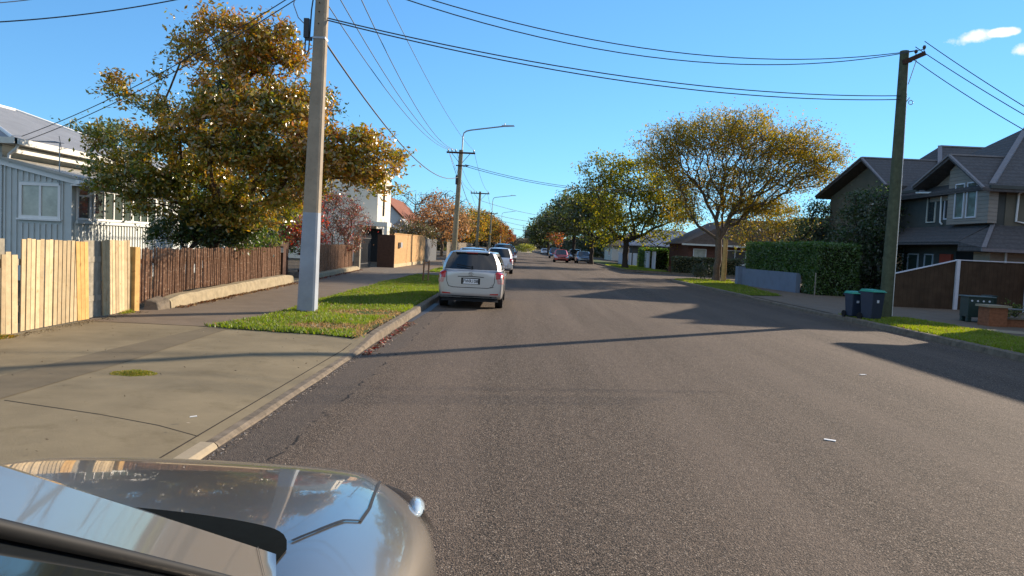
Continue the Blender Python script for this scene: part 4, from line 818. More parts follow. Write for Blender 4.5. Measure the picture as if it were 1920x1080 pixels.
b = MB(); b.prism([(-7.1, 56), (-7.0, 64), (-7.08, 64), (-7.18, 56)], 'z', .1, 1.9); tag(b.build('iron_fence', mat('dark_corrugated', (.025, .035, .05), .5, noise=(3, .2), wave=('Y', .16, .03, .6, .5))), 'dark corrugated iron fence left of the silver wagon roof', 'fence')
for (y0, y1, lb) in ((66, 72, 'pinkish grey paling fence left of the lamp arm pole'), (74, 96, 'long grey paling fence right of the lamp arm pole')):
    o = empty('paling_fence', (0, 0, 0), 0, lb, 'fence'); b = MB(); y = y0
    while y < y1: board(b, y, .14, .1, 1.75 + rr.uniform(-.06, .06), 0, x=-6.3 + .012 * (y - 66)); y += .19
    pt(o, 'boards', b, 'greypaling')
b = MB()
for dx, dy in ((0, 0), (.16, .25)): b.tube([(dx, dy, 0), (dx + .02, dy, .82)], .032, 7)
b.bar((0, 0, .72), (.16, .25, .74), .03, .06); tag(b.build('tree_stake', M['brownwood'], loc=(at(793, 527, 28.5).x, 28.5, .12)), 'pair of short brown wooden stakes in the grass left of the silver wagon', 'stakes')

# ---------------------------------------------------------------- houses
def roof_hip(b, x0, x1, y0, y1, z, rx0, rx1, ry0, ry1, rz, t=.12):
    vs = [(x0, y0, z), (x1, y0, z), (x1, y1, z), (x0, y1, z), (rx0, ry0, rz), (rx1, ry0 if rx0 != rx1 else ry1, rz)]
    if rx0 == rx1:   # ridge along y
        vs[5] = (rx0, ry1, rz); fs = [(0, 1, 4), (1, 2, 5, 4), (2, 3, 5), (3, 0, 4, 5)]
    else: vs[5] = (rx1, ry0, rz); fs = [(0, 1, 5, 4), (1, 2, 5), (2, 3, 4, 5), (3, 0, 4)]
    b.add(vs + [(x0, y0, z - t), (x1, y0, z - t), (x1, y1, z - t), (x0, y1, z - t)], fs + [(6, 9, 8, 7), (0, 6, 7, 1), (1, 7, 8, 2), (2, 8, 9, 3), (3, 9, 6, 0)])
def window(parent, axis, pos, a0, a1, z0, z1, fm='white', gm='glass', mull=(), rails=(), fw=.06, out=1, sill=True, name='window'):
    """axis 'y': wall plane y=pos facing -out*y ; axis 'x': plane x=pos facing out"""
    fr = MB(); gl = MB(); d = .05
    def bx(mb, p0, p1, u0, u1, q0, q1):
        lo, hi = sorted((pos + out * p0, pos + out * p1))
        if axis == 'x': mb.box(lo, hi, u0, u1, q0, q1)
        else: mb.box(u0, u1, lo, hi, q0, q1)
    bx(fr, 0.002, d, a0 - fw, a0, z0 - fw, z1 + fw); bx(fr, .002, d, a1, a1 + fw, z0 - fw, z1 + fw); bx(fr, .002, d, a0, a1, z1, z1 + fw); bx(fr, .002, d, a0, a1, z0 - fw, z0)
    for m in mull: bx(fr, .002, d - .008, m - fw * .4, m + fw * .4, z0, z1)
    for m in rails: bx(fr, .002, d - .012, a0, a1, m - .02, m + .02)
    if sill: bx(fr, .002, d + .05, a0 - fw - .04, a1 + fw + .04, z0 - fw - .05, z0 - fw)
    bx(gl, .004, .014, a0, a1, z0, z1)
    w = fr.build(name, M[fm], parent); gl.build('pane', M[gm], w); return w
# --- left villa
LH = empty('villa', (0, 0, 0), 0, 'pale blue grey timber house with light iron roof and sun porch behind the paling fence', 'house')
b = MB(); b.box(-22.5, -13.9, 20.0, 31, .1, 3.72); pt(LH, 'wall', b, 'house_wb')
b = MB(); roof_hip(b, -22.9, -13.35, 19.6, 31.4, 3.85, -18.1, -18.1, 23.9, 26.7, 5.62); pt(LH, 'roof', b, 'iron_roof')
b = MB(); b.tube([(-13.35, 19.6, 3.87), (-18.1, 23.9, 5.64), (-18.1, 26.7, 5.64), (-13.35, 31.4, 3.87)], .05, 6); pt(LH, 'ridge_cap', b, 'white')
b = MB(); b.box(-13.35, -13.22, 19.5, 31.4, 3.70, 3.86); b.box(-22.9, -13.22, 19.47, 19.6, 3.70, 3.86); b.box(-13.55, -13.45, 19.9, 31.2, 3.50, 3.62); pt(LH, 'gutter', b, 'cream')
b = MB(); b.tube([(-13.3, 19.75, 3.70), (-13.35, 19.75, 3.6), (-13.6, 19.85, 3.45), (-13.62, 19.85, 3.25)], .04, 8); pt(LH, 'downpipe', b, 'white')
# lean-to
b = MB(); b.prism([(-13.9, .1), (-12.0, .1), (-12.0, 2.86), (-13.9, 3.28)], 'y', 20.0, 30.6); pt(LH, 'lean_to_wall', b, 'house_bw')
b = MB(); b.prism([(-13.9, 3.33), (-11.75, 2.86), (-11.75, 2.93), (-13.9, 3.41)], 'y', 19.8, 30.9); pt(LH, 'lean_to_roof', b, 'iron_roof_x')
b = MB(); b.prism([(-13.9, 3.18), (-11.78, 2.72), (-11.78, 2.855), (-13.9, 3.325)], 'y', 19.9, 19.985); b.box(-11.80, -11.70, 19.8, 30.9, 2.74, 2.85); pt(LH, 'fascia', b, 'white')
b = MB(); x = -13.80
while x < -12.1:
    if not (-13.42 < x < -12.28): b.box(x - .022, x + .022, 19.965, 20.0, .1, 3.18 - (x + 13.9) * .22)
    else: b.box(x - .022, x + .022, 19.965, 20.0, .1, 1.66); b.box(x - .022, x + .022, 19.965, 20.0, 2.78, 3.16 - (x + 13.9) * .22)
    x += .155
b.box(-12.12, -11.98, 19.95, 20.02, .1, 2.9); b.box(-13.98, -13.86, 19.94, 20.02, .1, 3.3); pt(LH, 'batten', b, 'house_bw')
window(LH, 'y', 20.0, -13.33, -12.36, 1.86, 2.66, gm='curtain_glass', mull=(-12.84,), out=-1, fw=.075)
# sun porch windows facing the road
b = MB(); b.box(-12.0, -11.93, 20.1, 24.6, .1, 1.72); y = 20.15
pt(LH, 'porch_wall', b, 'house_bw'); b = MB()
while y < 24.6: b.box(-11.93, -11.905, y - .02, y + .02, .1, 1.68); y += .16
b.box(-11.93, -11.86, 20.05, 24.7, 1.70, 1.79); pt(LH, 'porch_batten', b, 'house_bw')
for y0, y1, mu in ((20.22, 20.75, ()), (21.0, 22.95, (21.5, 22.0, 22.5)), (23.1, 24.5, (23.55, 24.0))):
    window(LH, 'x', -11.99, y0, y1, 1.86, 2.62, gm='green_glass', mull=mu, rails=(2.46,) if not mu else (), out=1, fw=.055, sill=False)
for yy in (25.3, 26.6, 27.9, 29.2): b = MB(); b.box(-11.9, -11.78, yy, yy + .12, .1, 2.75); pt(LH, 'verandah_post', b, 'white')
b = MB(); b.box(-11.99, -11.2, 19.9, 20.9, 2.70, 2.74); b.bar((-11.98, 20.4, 2.4), (-11.3, 20.4, 2.7), .03, .03); pt(LH, 'awning', b, 'white')
b = MB(); p = at(112, 440, 20.0); ax = at(110, 330, 19.9); zt = at(110, 268, 19.9).z
b.tube([(ax.x, 19.93, 2.7), (ax.x, 19.93, zt)], .016, 6); b.tube([(ax.x - .72, 19.93, zt + .02), (ax.x + .1, 19.93, zt)], .01, 5)
for k in range(12): b.tube([(ax.x - .7 + k * .062, 19.93 - .12 - .01 * k, zt + .02), (ax.x - .7 + k * .062, 19.93 + .12 + .01 * k, zt + .02)], .006, 4)
b.tube([(ax.x + .05, 19.93, zt - .16), (ax.x + .12, 19.7, zt + .16)], .008, 4); b.tube([(ax.x + .02, 19.8, zt - .2), (ax.x + .2, 19.93, zt - .12)], .008, 4)
pt(LH, 'antenna', b, 'steel')

# --- right two storey house
RH = empty('two_storey_house', (0, 0, 0), 0, 'two storey dark house with charcoal tiled gables, red door and garage behind the brown fence', 'house')
b = MB(); b.box(17.9, 28, 28.5, 37, .1, 4.75); pt(RH, 'main_wall', b, 'charcoal')
b = MB(); b.box(17.893, 24, 36.9, 43.5, .1, 5.3); pt(RH, 'wing_wall', b, 'khaki')
b = MB(); b.box(18.3, 28.2, 28.47, 28.6, .1, 4.7); pt(RH, 'side_wall', b, 'khaki')
b = MB(); roof_hip(b, 17.45, 30, 28.05, 37.4, 4.75, 21.4, 25.5, 32.3, 32.3, 7.72, .16); pt(RH, 'main_roof', b, 'tile_dark')
b = MB(); roof_hip(b, 19.5, 28, 35.2, 44.6, 5.2, 22.0, 25.0, 40, 40, 7.95, .16); pt(RH, 'rear_roof', b, 'tile_dark')
def gable(root, y0, y1, yp, ze0, ze1, zp, x0, x1, wallm, nm, wx=17.87, wall_y=(None, None)):
    b = MB(); t = .13
    b.prism([(y0, ze0), (yp, zp), (y1, ze1), (y1, ze1 - t), (yp, zp - t * 1.25), (y0, ze0 - t)], 'x', x0, x1); pt(root, nm + '_roof', b, 'tile_dark')
    b = MB(); b.bar((x0 - .005, y0, ze0 + .0), (x0 - .005, yp, zp), .10, .07); b.bar((x0 - .005, yp, zp), (x0 - .005, y1, ze1), .10, .07); b.bar((x0, yp, zp + .02), (x1, yp, zp + .02), .16, .06); pt(root, nm + '_ridge_cap', b, 'tile_cap')
gable(RH, 27.95, 33.0, 30.35, 4.62, 5.05, 6.1, 17.1, 21.5, 'taupe_wb', 'bay')
b = MB(); b.prism([(28.3, 3.35), (31.0, 3.35), (31.0, 5.55), (30.35, 5.9), (28.3, 4.72)], 'x', 17.55, 17.9); pt(RH, 'bay_wall', b, 'taupe_wb')
b = MB(); b.prism([(31.0, 4.4), (32.9, 4.4), (32.9, 4.85), (31.0, 5.7)], 'x', 17.84, 17.89); pt(RH, 'bay_gable_wall', b, 'taupe_wb')
gable(RH, 35.6, 44.0, 38.4, 5.35, 5.35, 6.95, 17.2, 24, 'khaki', 'wing')
b = MB(); b.prism([(36.9, 5.3), (43.5, 5.3), (38.4, 6.75)], 'x', 17.88, 18.1); pt(RH, 'wing_gable_wall', b, 'khaki')
b = MB()
for a, c in (((21.4, 32.3, 7.74), (17.5, 28.1, 4.78)), ((21.4, 32.3, 7.74), (25.5, 32.3, 7.74)), ((22.0, 40, 7.97), (19.5, 35.2, 5.25)), ((22, 40, 7.97), (25, 40, 7.97))): b = MB(); b.bar(a, c, .2, .07); pt(RH, 'hip_cap', b, 'tile_cap')
b = MB(); b.box(17.28, 17.4, 33.0, 37.0, 4.83, 4.95); b.box(17.35, 30, 27.9, 28.03, 4.6, 4.72); pt(RH, 'gutter', b, 'charcoal')
window(RH, 'x', 17.55, 29.05, 29.62, 3.62, 4.92, gm='green_glass', out=-1, fw=.05, fm='post_white', sill=False); window(RH, 'x', 17.55, 29.88, 30.42, 3.62, 4.92, gm='green_glass', out=-1, fw=.05, fm='post_white', sill=False)
window(RH, 'x', 17.9, 31.2, 31.75, 3.65, 4.75, gm='glass', out=-1, fw=.05, fm='post_white', sill=False); window(RH, 'x', 17.9, 32.5, 33.1, 3.55, 4.72, gm='glass', out=-1, fw=.04, fm='cream', sill=False)
window(RH, 'x', 17.893, 37.6, 38.6, 3.6, 4.6, gm='glass', out=-1, fw=.05, fm='cream', sill=False)
for pts in ([(17.3, 33.05, 4.8), (17.5, 32.2, 4.75), (17.8, 31.95, 4.7), (17.83, 31.95, 3.5), (17.75, 31.7, 3.42)], [(18.75, 27.98, 4.62), (18.72, 28.4, 4.5), (18.70, 28.42, 3.45), (19.15, 28.38, 3.38)]):
    b = MB(); b.tube(pts, .04, 8); pt(RH, 'downpipe', b, 'white')
# lower roof along the facade, and garage wing projecting towards the camera
b = MB(); b.add([(16.7, 28.6, 2.62), (17.92, 28.6, 3.34), (17.92, 36.6, 3.34), (16.7, 36.6, 2.62), (16.7, 28.6, 2.50), (17.92, 28.6, 2.50), (17.92, 36.6, 2.50), (16.7, 36.6, 2.50)], [(0, 1, 2, 3), (4, 7, 6, 5), (0, 4, 5, 1), (3, 2, 6, 7), (0, 3, 7, 4), (1, 5, 6, 2)]); pt(RH, 'porch_roof', b, 'tile_dark')
b = MB(); b.add([(16.7, 27.0, 2.36), (27, 27.0, 2.36), (27, 28.5, 3.30), (17.9, 28.5, 3.30), (16.7, 28.6, 2.60), (16.7, 27.0, 2.24), (27, 27.0, 2.24), (27, 28.5, 2.24), (17.9, 28.5, 2.24), (16.7, 28.6, 2.24)], [(0, 1, 2, 3), (0, 3, 4), (5, 9, 8, 7, 6), (0, 5, 6, 1), (1, 6, 7, 2), (0, 4, 9, 5)]); pt(RH, 'garage_roof', b, 'tile_dark')
b = MB(); b.bar((16.7, 27.0, 2.38), (17.9, 28.5, 3.33), .14, .05); b.box(16.6, 27, 26.9, 27.0, 2.24, 2.35); pt(RH, 'garage_ridge_cap', b, 'tile_cap')
b = MB(); b.box(17.2, 27, 27.4, 28.4, .1, 2.24); pt(RH, 'garage_wall', b, 'beige_wall')
b = MB(); b.tube([(17.75, 27.36, 2.24), (17.75, 27.36, .2)], .04, 8); pt(RH, 'downpipe', b, 'white')
b = MB(); b.box(17.80, 17.895, 30.9, 31.75, .15, 2.15); dr = pt(RH, 'door', b, 'red_door'); b = MB(); b.tube([(17.76, 31.0, 1.1), (17.76, 31.0, 1.3)], .02, 6); b.build('handle', M['chrome'], dr)
b = MB(); b.box(17.82, 17.898, 28.7, 30.6, .15, 2.3); pt(RH, 'garage_door', b, 'trim')
for y0, y1 in ((32.4, 33.0), (33.6, 34.4), (34.9, 35.6)): window(RH, 'x', 17.9, y0, y1, .7, 2.1, gm='green_glass', out=-1, fw=.05, fm='post_white', sill=False)
b = MB(); b.tube([(16.8, 36.0, 2.5), (17.0, 36.0, 2.4), (17.0, 36.0, .2)], .04, 8); pt(RH, 'downpipe', b, 'white')
# --- neighbour just right of the frame (throws the wedge of shade)
NH = empty('bungalow', (0, 0, 0), 0, 'brick bungalow standing just beyond the right edge whose shade falls on the road', 'house')
b = MB(); b.box(15.6, 25, 6.2, 21.6, .1, 3.72); pt(NH, 'wall', b, 'brick_dark')
b = MB(); roof_hip(b, 15.15, 25.4, -2, 22.3, 3.98, 19.9, 19.9, 4, 17.6, 5.55, .16); pt(NH, 'roof', b, 'tile_brown')
window(NH, 'x', 15.6, 9.5, 12.0, 1.0, 2.3, out=-1, mull=(10.75,)); window(NH, 'x', 15.6, 15.5, 18.0, 1.0, 2.3, out=-1, mull=(16.75,))
# --- brick bungalow behind the big tree
BH = empty('bungalow', (0, 0, 0), 0, 'brown brick bungalow with tiled gable roof seen behind the spreading tree', 'house')
b = MB(); b.box(14.5, 26, 64, 72, .1, 2.6); pt(BH, 'wall', b, 'brick_dark')
b = MB(); b.prism([(13.9, 2.55), (18.2, 4.75), (26.4, 4.75), (26.8, 2.55)], 'y', 63.4, 72.4); pt(BH, 'roof', b, 'tile_brown')
b = MB(); b.box(13.8, 26.8, 63.2, 63.4, 2.42, 2.56); pt(BH, 'gutter', b, 'cream')
window(BH, 'y', 64, 15.0, 16.0, 1.0, 2.1, gm='curtain_glass', out=-1); window(BH, 'y', 64, 17.6, 19.4, 1.0, 2.1, out=-1, mull=(18.5,))
# farther houses on the right, glimpsed under the trees
for (X0, X1, Ya, Yb, lb, wm, rm) in ((14, 24, 92, 100, 'grey roofed house glimpsed behind the white fence panels', 'charcoal', 'fargrey'), (15, 25, 120, 130, 'pale bungalow seen under the dark street trees', 'cream', 'tile_brown')):
    o = empty('bungalow', (0, 0, 0), 0, lb, 'house'); b = MB(); b.box(X0, X1, Ya, Yb, .1, 2.4); pt(o, 'wall', b, wm); b = MB(); roof_hip(b, X0 - .5, X1 + .5, Ya - .5, Yb + .5, 2.5, (X0 + X1) / 2 - 2, (X0 + X1) / 2 + 2, (Ya + Yb) / 2, (Ya + Yb) / 2, 4.6); pt(o, 'roof', b, rm)
    window(o, 'x', X0, Ya + 2, Ya + 4, .9, 2.0, out=-1)
# --- cream two storey house on the left
CH = empty('two_storey_house', (0, 0, 0), 0, 'cream rendered two storey house with narrow slot window on the left', 'house')
b = MB(); b.box(-17, -9.9, 52, 57.2, .1, 6.3); pt(CH, 'wall', b, 'stucco')
b = MB(); b.box(-17.1, -9.8, 51.9, 57.3, 6.3, 6.5); pt(CH, 'parapet', b, 'stucco')
b = MB(); b.box(-11.4, -8.9, 50.4, 52.0, 2.55, 2.85); pt(CH, 'porch_roof', b, 'stucco'); b = MB(); b.box(-9.1, -8.9, 50.45, 50.65, .1, 2.55); b.box(-11.35, -11.15, 50.45, 50.65, .1, 2.55); pt(CH, 'porch_column', b, 'stucco')
window(CH, 'x', -9.9, 54.0, 54.45, 3.4, 5.9, out=1, fm='trim', fw=.03, sill=False); window(CH, 'x', -9.9, 55.6, 56.0, .8, 2.5, out=1, fm='trim', fw=.03, sill=False)
b = MB(); b.box(-10.9, -9.5, 51.9, 51.99, .1, 2.4); pt(CH, 'door', b, 'trim')
# --- houses with blue grey and red roofs
GH = empty('cottage', (0, 0, 0), 0, 'cottage with pale blue iron roof and red brick porch beyond the cream house', 'house')
b = MB(); b.box(-20, -11.6, 62, 69, .1, 2.7); pt(GH, 'wall', b, 'brick_dark'); b = MB(); roof_hip(b, -20.5, -11.0, 61.5, 69.5, 2.75, -16.5, -14.2, 65.5, 65.5, 4.6); pt(GH, 'roof', b, 'iron_roof')
b = MB(); b.box(-12.0, -10.6, 60.2, 61.8, 2.2, 2.75); pt(GH, 'porch_roof', b, 'charcoal'); b = MB(); b.box(-10.75, -10.6, 60.25, 60.4, .1, 2.2); pt(GH, 'porch_post', b, 'red_door')
window(GH, 'x', -11.6, 63, 64.4, .9, 2.2, out=1)
TH = empty('cottage', (0, 0, 0), 0, 'grey weatherboard gabled house with red tiled roof farther along the left', 'house')
b = MB(); b.prism([(-17.6, .1), (-11.2, .1), (-11.2, 3.0), (-14.4, 6.1), (-17.6, 3.0)], 'y', 78, 92); pt(TH, 'wall', b, 'house_wb')
b = MB(); b.prism([(-18.1, 2.65), (-14.4, 6.2), (-10.7, 2.65), (-10.7, 2.85), (-14.4, 6.42), (-18.1, 2.85)], 'y', 77.5, 92.5); pt(TH, 'roof', b, 'tile_red')
b = MB(); b.prism([(-13.4, 2.3), (-10.2, 2.3), (-11.8, 3.9)], 'y', 74.5, 78); pt(TH, 'porch_roof', b, 'iron_roof'); window(TH, 'y', 78, -15.2, -13.8, 3.2, 4.4, out=-1)

# ---------------------------------------------------------------- right fence, wall, bins, cabinet
rf = empty('board_fence', (0, 0, 0), 0, 'dark brown board fence with white posts and sloping white topped end on the right', 'fence'); Yf = 26.75
b = MB(); b.prism([(13.25, .12), (15.6, .12), (15.6, 1.84), (13.25, 1.22)], 'y', Yf, Yf + .04); pt(rf, 'sloping_panel', b, 'stainwood')
b = MB(); b.box(15.72, 18.1, Yf, Yf + .04, .12, 1.86); b.box(18.22, 24, Yf, Yf + .04, .12, 1.88); pt(rf, 'panel', b, 'stainwood')
b = MB(); b.bar((13.2, Yf, 1.24), (15.6, Yf, 1.87), .10, .035); b.bar((15.6, Yf, 1.89), (24, Yf, 1.92), .10, .035); pt(rf, 'capping', b, 'post_white')
for x in (15.66, 18.16): b = MB(); b.box(x - .06, x + .06, Yf - .09, Yf + .05, .1, 1.88); pt(rf, 'post', b, 'post_white')
b = MB(); b.prism([(11.65, 41.6), (12.35, 41.6), (12.5, 39.7), (12.3, 37.5), (13.05, 33.4), (12.9, 33.3), (12.12, 37.4), (12.3, 39.6)], 'z', .1, 1.0)
b = MB(); b.prism([(12.15, 41.6), (12.35, 41.6), (12.95, 34.2), (12.75, 34.2)], 'z', .1, 1.02); bw = b.build('garden_wall', M['bluewall']); tag(bw, 'low blue grey rendered wall beneath the long green hedge', 'wall')
b = MB(); b.box(12.0, 12.4, 40.7, 41.2, .1, 1.12); b.build('pier', M['bluewall'], bw)['label'] = 'slightly taller paler pier'
b = MB(); b.tube([(0, 0, 0), (0, 0, 2.5)], [.15, .13], 10); tag(b.build('post', M['pine2'], loc=(at(1359, 522, 43).x, 43.3, .1)), 'stout yellowish timber post standing behind the forked trunk', 'post')
def wheelie(loc, rz, label, body, lid, s=1.0):
    o = empty('wheelie_bin', loc, rz, label, 'bin', 'bins on the right kerb'); b = MB()
    w0, w1, d0, d1, h = .19 * s, .225 * s, .18 * s, .24 * s, .80 * s
    b.add([(-w0, -d0, .04), (w0, -d0, .04), (w0, d0, .04), (-w0, d0, .04), (-w1, -d1, h), (w1, -d1, h), (w1, d1, h), (-w1, d1, h)], [(0, 3, 2, 1), (4, 5, 6, 7), (0, 1, 5, 4), (1, 2, 6, 5), (2, 3, 7, 6), (3, 0, 4, 7)]); pt(o, 'body', b, body, bevel=.02)
    b = MB(); e = .02; b.add([(-w1 - e, -d1 - .05, h), (w1 + e, -d1 - .05, h), (w1 + e, d1 + .03, h), (-w1 - e, d1 + .03, h), (-w1 * .9, -d1 * .9, h + .05), (w1 * .9, -d1 * .9, h + .05), (w1 * .9, d1 * .9, h + .07), (-w1 * .9, d1 * .9, h + .07)], [(0, 3, 2, 1), (4, 5, 6, 7), (0, 1, 5, 4), (1, 2, 6, 5), (2, 3, 7, 6), (3, 0, 4, 7)]); pt(o, 'lid', b, lid, bevel=.012)
    b = MB(); b.tube([(-w1, d1 + .06, h - .03), (w1, d1 + .06, h - .03)], .014, 8); b.bar((-w1 + .02, d1, h - .05), (-w1 + .02, d1 + .06, h - .03), .02, .03); b.bar((w1 - .02, d1, h - .05), (w1 - .02, d1 + .06, h - .03), .02, .03); pt(o, 'handle', b, body)
    for sx in (-1, 1): b = MB(); b.tube([(sx * (w0 + .0), d0 + .03, .09), (sx * (w0 + .045), d0 + .03, .09)], .09, 14); pt(o, 'wheel', b, 'rubber')
    b = MB(); b.box(-.05, .02, -d1 * .93 - .012, -d1 * .93 - .002, h * .62, h * .72); pt(o, 'sticker', b, 'post_white'); return o
wheelie((9.52, 20.0, .12), R(20), 'larger navy wheelie bin with green lid right of the other bin', 'bin', 'lid_green', .94)
wheelie((9.32, 20.6, .12), R(8), 'narrower blue wheelie bin half hidden left of its neighbour', 'bin_blue', 'lid_green', .82)
cb_ = empty('utility_box', (12.98, 21.1, .12), R(-8), 'dark green box on short legs with row of pale round knobs behind the brick pillar', 'cabinet')
b = MB(); b.box(-.33, .33, -.26, .26, .14, .70); b.box(-.32, -.21, -.25, -.12, 0, .14); b.box(.21, .32, -.25, -.12, 0, .14); b.box(-.32, -.21, .12, .25, 0, .14); b.box(.21, .32, .12, .25, 0, .14); pt(cb_, 'body', b, 'cab_green', bevel=.012)
b = MB(); b.box(-.38, .37, -.31, .30, .70, .735); pt(cb_, 'lid', b, mat('cabinet_lid', (.10, .13, .12), .4, noise=(9, .2)), bevel=.01)
for k in range(4): b = MB(); b.tube([(-.24 + k * .15, -.275, .60), (-.24 + k * .15, -.258, .60)], .026, 12); pt(cb_, 'knob', b, 'post_white')
b = MB(); b.box(.88, 1.12, .0, .30, 0.0, .72); b.box(.86, 1.14, -.02, .32, .72, .76); tag(b.build('bin', M['cab_green'], loc=(12.45, 21.15, .12)), 'small dark bin tucked behind the right end of the green box', 'bin')
b = MB(); b.box(-.24, .24, -.24, .24, 0, .52); bp = b.build('brick_pillar', M['brick'], loc=(12.72, 19.95, .1)); tag(bp, 'short orange brick pillar with pale cap at the end of the low garden wall', 'pillar')
b = MB(); b.box(-.30, .30, -.30, .30, .52, .575); b.build('cap', M['kerb_new'], bp)
b = MB(); b.box(12.98, 20, 19.85, 20.08, .1, .32); gw = b.build('garden_wall', M['brick']); tag(gw, 'low orange brick garden wall running right from the pillar', 'wall')
b = MB(); b.box(12.98, 20, 19.80, 20.13, .32, .36); b.build('capping', M['kerb'], gw)
b = MB(); b.tube([(13.0, 19.96, .58), (20, 19.96, .58)], .022, 8); b.tube([(14.1, 19.96, .36), (14.1, 19.96, .58)], .022, 8); b.tube([(16.1, 19.96, .36), (16.1, 19.96, .58)], .022, 8); b.build('rail', M['steel'], gw)
tree('shrub', 'small yellow green plant behind the low orange brick wall', 'plant', (13.55, 20.5, .1), [((13.6, 20.5, .5), (.3, .3, .25), 1)], 30, 20, .04, .08, ((.1, .14, .03), (.2, .2, .04)), trunk_r=.015, fork=.15, seed=81)
b = MB(); b.box(12.6, 22, 62.3, 62.5, .1, .62); tag(b.build('garden_wall', M['brick_dark']), 'low brown brick wall on the far corner of the side road', 'wall')
wf = empty('panel_fence', (0, 0, 0), 0, 'broken row of white fence panels under the yellow green street tree', 'fence')
for y0, y1 in ((67.5, 69.0), (70.5, 73), (78, 80.5), (82, 92)): b = MB(); b.box(12.35, 12.43, y0, y1, .1, 1.75 if y0 < 75 else 1.5); pt(wf, 'panel', b, 'post_white')

# ---------------------------------------------------------------- far end of the street
sheet('traffic_island', [(-1.2, 190), (3.4, 185), (4.6, 260), (0.4, 270)], .14, 'kerb_new', thick=.2)
tree('shrub', 'yellow green bush on the traffic island at the end of the street', 'shrub', (1.9, 205, .1), [((1.9, 205, 1.2), (3.2, 2, 1.0), 1)], 90, 40, .14, .35, ((.2, .22, .03), (.3, .3, .04)), trunk_r=.05, fork=.3, seed=91)
tree('shrub', 'dull brown green bush behind the traffic island', 'shrub', (2.5, 250, .1), [((1.6, 250, 2.6), (5, 3, 1.9), 1)], 90, 40, .24, .6, ((.10, .08, .05), (.07, .07, .04)), trunk_r=.08, fork=.5, seed=92)
r3 = np.random.default_rng(5)
V = []
def tree_line(name, label, pts, h, n, cols, size):
    P = []; 
    for (x0, y0, x1, y1) in pts:
        t = r3.random(n); x = x0 + (x1 - x0) * t; y = y0 + (y1 - y0) * t + r3.uniform(0, 12, n); top = h * (0.65 + .35 * np.sin(x * .12 + 1.3) * np.sin(x * .047 + y * .06)) ; P.append(np.stack([x, y, r3.random(n) ** .7 * top], 1))
    P = np.concatenate(P); N = len(P); nn = r3.normal(0, 1, (N, 3)); nn /= np.linalg.norm(nn, axis=1)[:, None]; u = np.cross(nn, r3.normal(0, 1, (N, 3))); u /= np.linalg.norm(u, axis=1)[:, None]; v = np.cross(nn, u); s = size * r3.uniform(.5, 1.3, N)[:, None]
    W = np.stack([P - u * s, P - v * s * .7, P + u * s, P + v * s * .7], 1); C = np.array(cols)[r3.integers(0, len(cols), N)] * r3.uniform(.7, 1.2, (N, 1)); o = np_mesh(name, W, 4, M['leaf'], colors=C); tag(o, label, 'trees', None, 'stuff')
tree_line('distant_woodland', 'far low band of dark trees along the horizon at the street end', [(-160, 520, 170, 520)], 9, 16000, ((.05, .06, .04), (.07, .07, .05), (.1, .08, .05)), 1.3)
tree_line('background_trees', 'mass of garden trees behind the houses on the left', [(-60, 110, -14, 150), (-40, 70, -22, 95)], 6.2, 14000, ((.05, .06, .02), (.1, .08, .03), (.04, .05, .02)), .4)
tree_line('background_trees', 'mass of dark garden trees behind the houses on the right', [(22, 90, 16, 180), (34, 60, 22, 90), (16, 180, 14, 300)], 7.0, 24000, ((.03, .045, .015), (.05, .06, .02), (.07, .07, .02)), .42)
for (X0, X1, Yd, h, lb, m) in ((-38, -22, 560, 17, 'distant office block with haze blue in its colour left of the mast', 'far_haze_blue'), (4, 16, 540, 14, 'distant building with pale haze blue in its colour right of the mast', 'fargrey'), (-14, -2, 600, 11, 'low distant building with haze blue in its colour beneath the mast', 'far_haze_blue')):  # bluish wall colours stand in for haze at this distance
    o = empty('office_building', ((X0 + X1) / 2, Yd, 0), 0, lb, 'building'); hw = (X1 - X0) / 2; b = MB(); b.box(-hw, hw, 0, 14, 0, h); b.box(-hw * .4, hw * .3, 2, 10, h, h + 2.5); pt(o, 'wall', b, m)
    b = MB()
    for k in range(int(h // 3.4)): b.box(-hw * .93, hw * .93, -.1, 0, 1.4 + k * 3.4, 2.8 + k * 3.4)
    pt(o, 'window_band', b, 'glass')

# ---------------------------------------------------------------- vehicles
def loft(b, st, crease=False):
    """st: (y, w, zt, zs, zb): rows of points across, y rising"""
    def sec(y, w, zt, zs, zb):
        crown = .012; h = [(0, zt), (.38 * w, zt - crown * .4), (.68 * w, zt - crown * 1.4), (.86 * w, zt - (zt - zs) * .30), (.955 * w, zt - (zt - zs) * .68), (.992 * w, zs - .02), (w, zs - (zs - zb) * .28), (w * .995, zs - (zs - zb) * .62), (w * .975, zb + .06), (w * .90, zb)]
        if crease: h = [(0, zt), (.40 * w, zt - .004), (.66 * w, zt - .012), (.73 * w, zt - (zt - zs) * .20), (.87 * w, zt - (zt - zs) * .62), (.96 * w, zt - (zt - zs) * 1.05), (w, zs - (zs - zb) * .22), (w * .995, zs - (zs - zb) * .60), (w * .975, zb + .06), (w * .90, zb)]
        R_ = [(x, y, z) for x, z in h]; return [(-x, yy, z) for x, yy, z in R_[:0:-1]] + R_
    rows = [sec(*s) for s in st]; n = len(rows[0]); vs = [p for r in rows for p in r]; fs = []
    for i in range(len(rows) - 1):
        for k in range(n - 1): fs.append((i * n + k, (i + 1) * n + k, (i + 1) * n + k + 1, i * n + k + 1))
        fs.append((i * n + n - 1, (i + 1) * n + n - 1, (i + 1) * n, i * n))
    for base in (0, (len(rows) - 1) * n):
        h2 = n // 2
        for k in range(h2 - 1): fs.append((base + k, base + k + 1, base + n - 2 - k, base + n - 1 - k))
        fs.append((base + h2 - 1, base + h2, base + h2 + 1))
    return b.add(vs, fs)
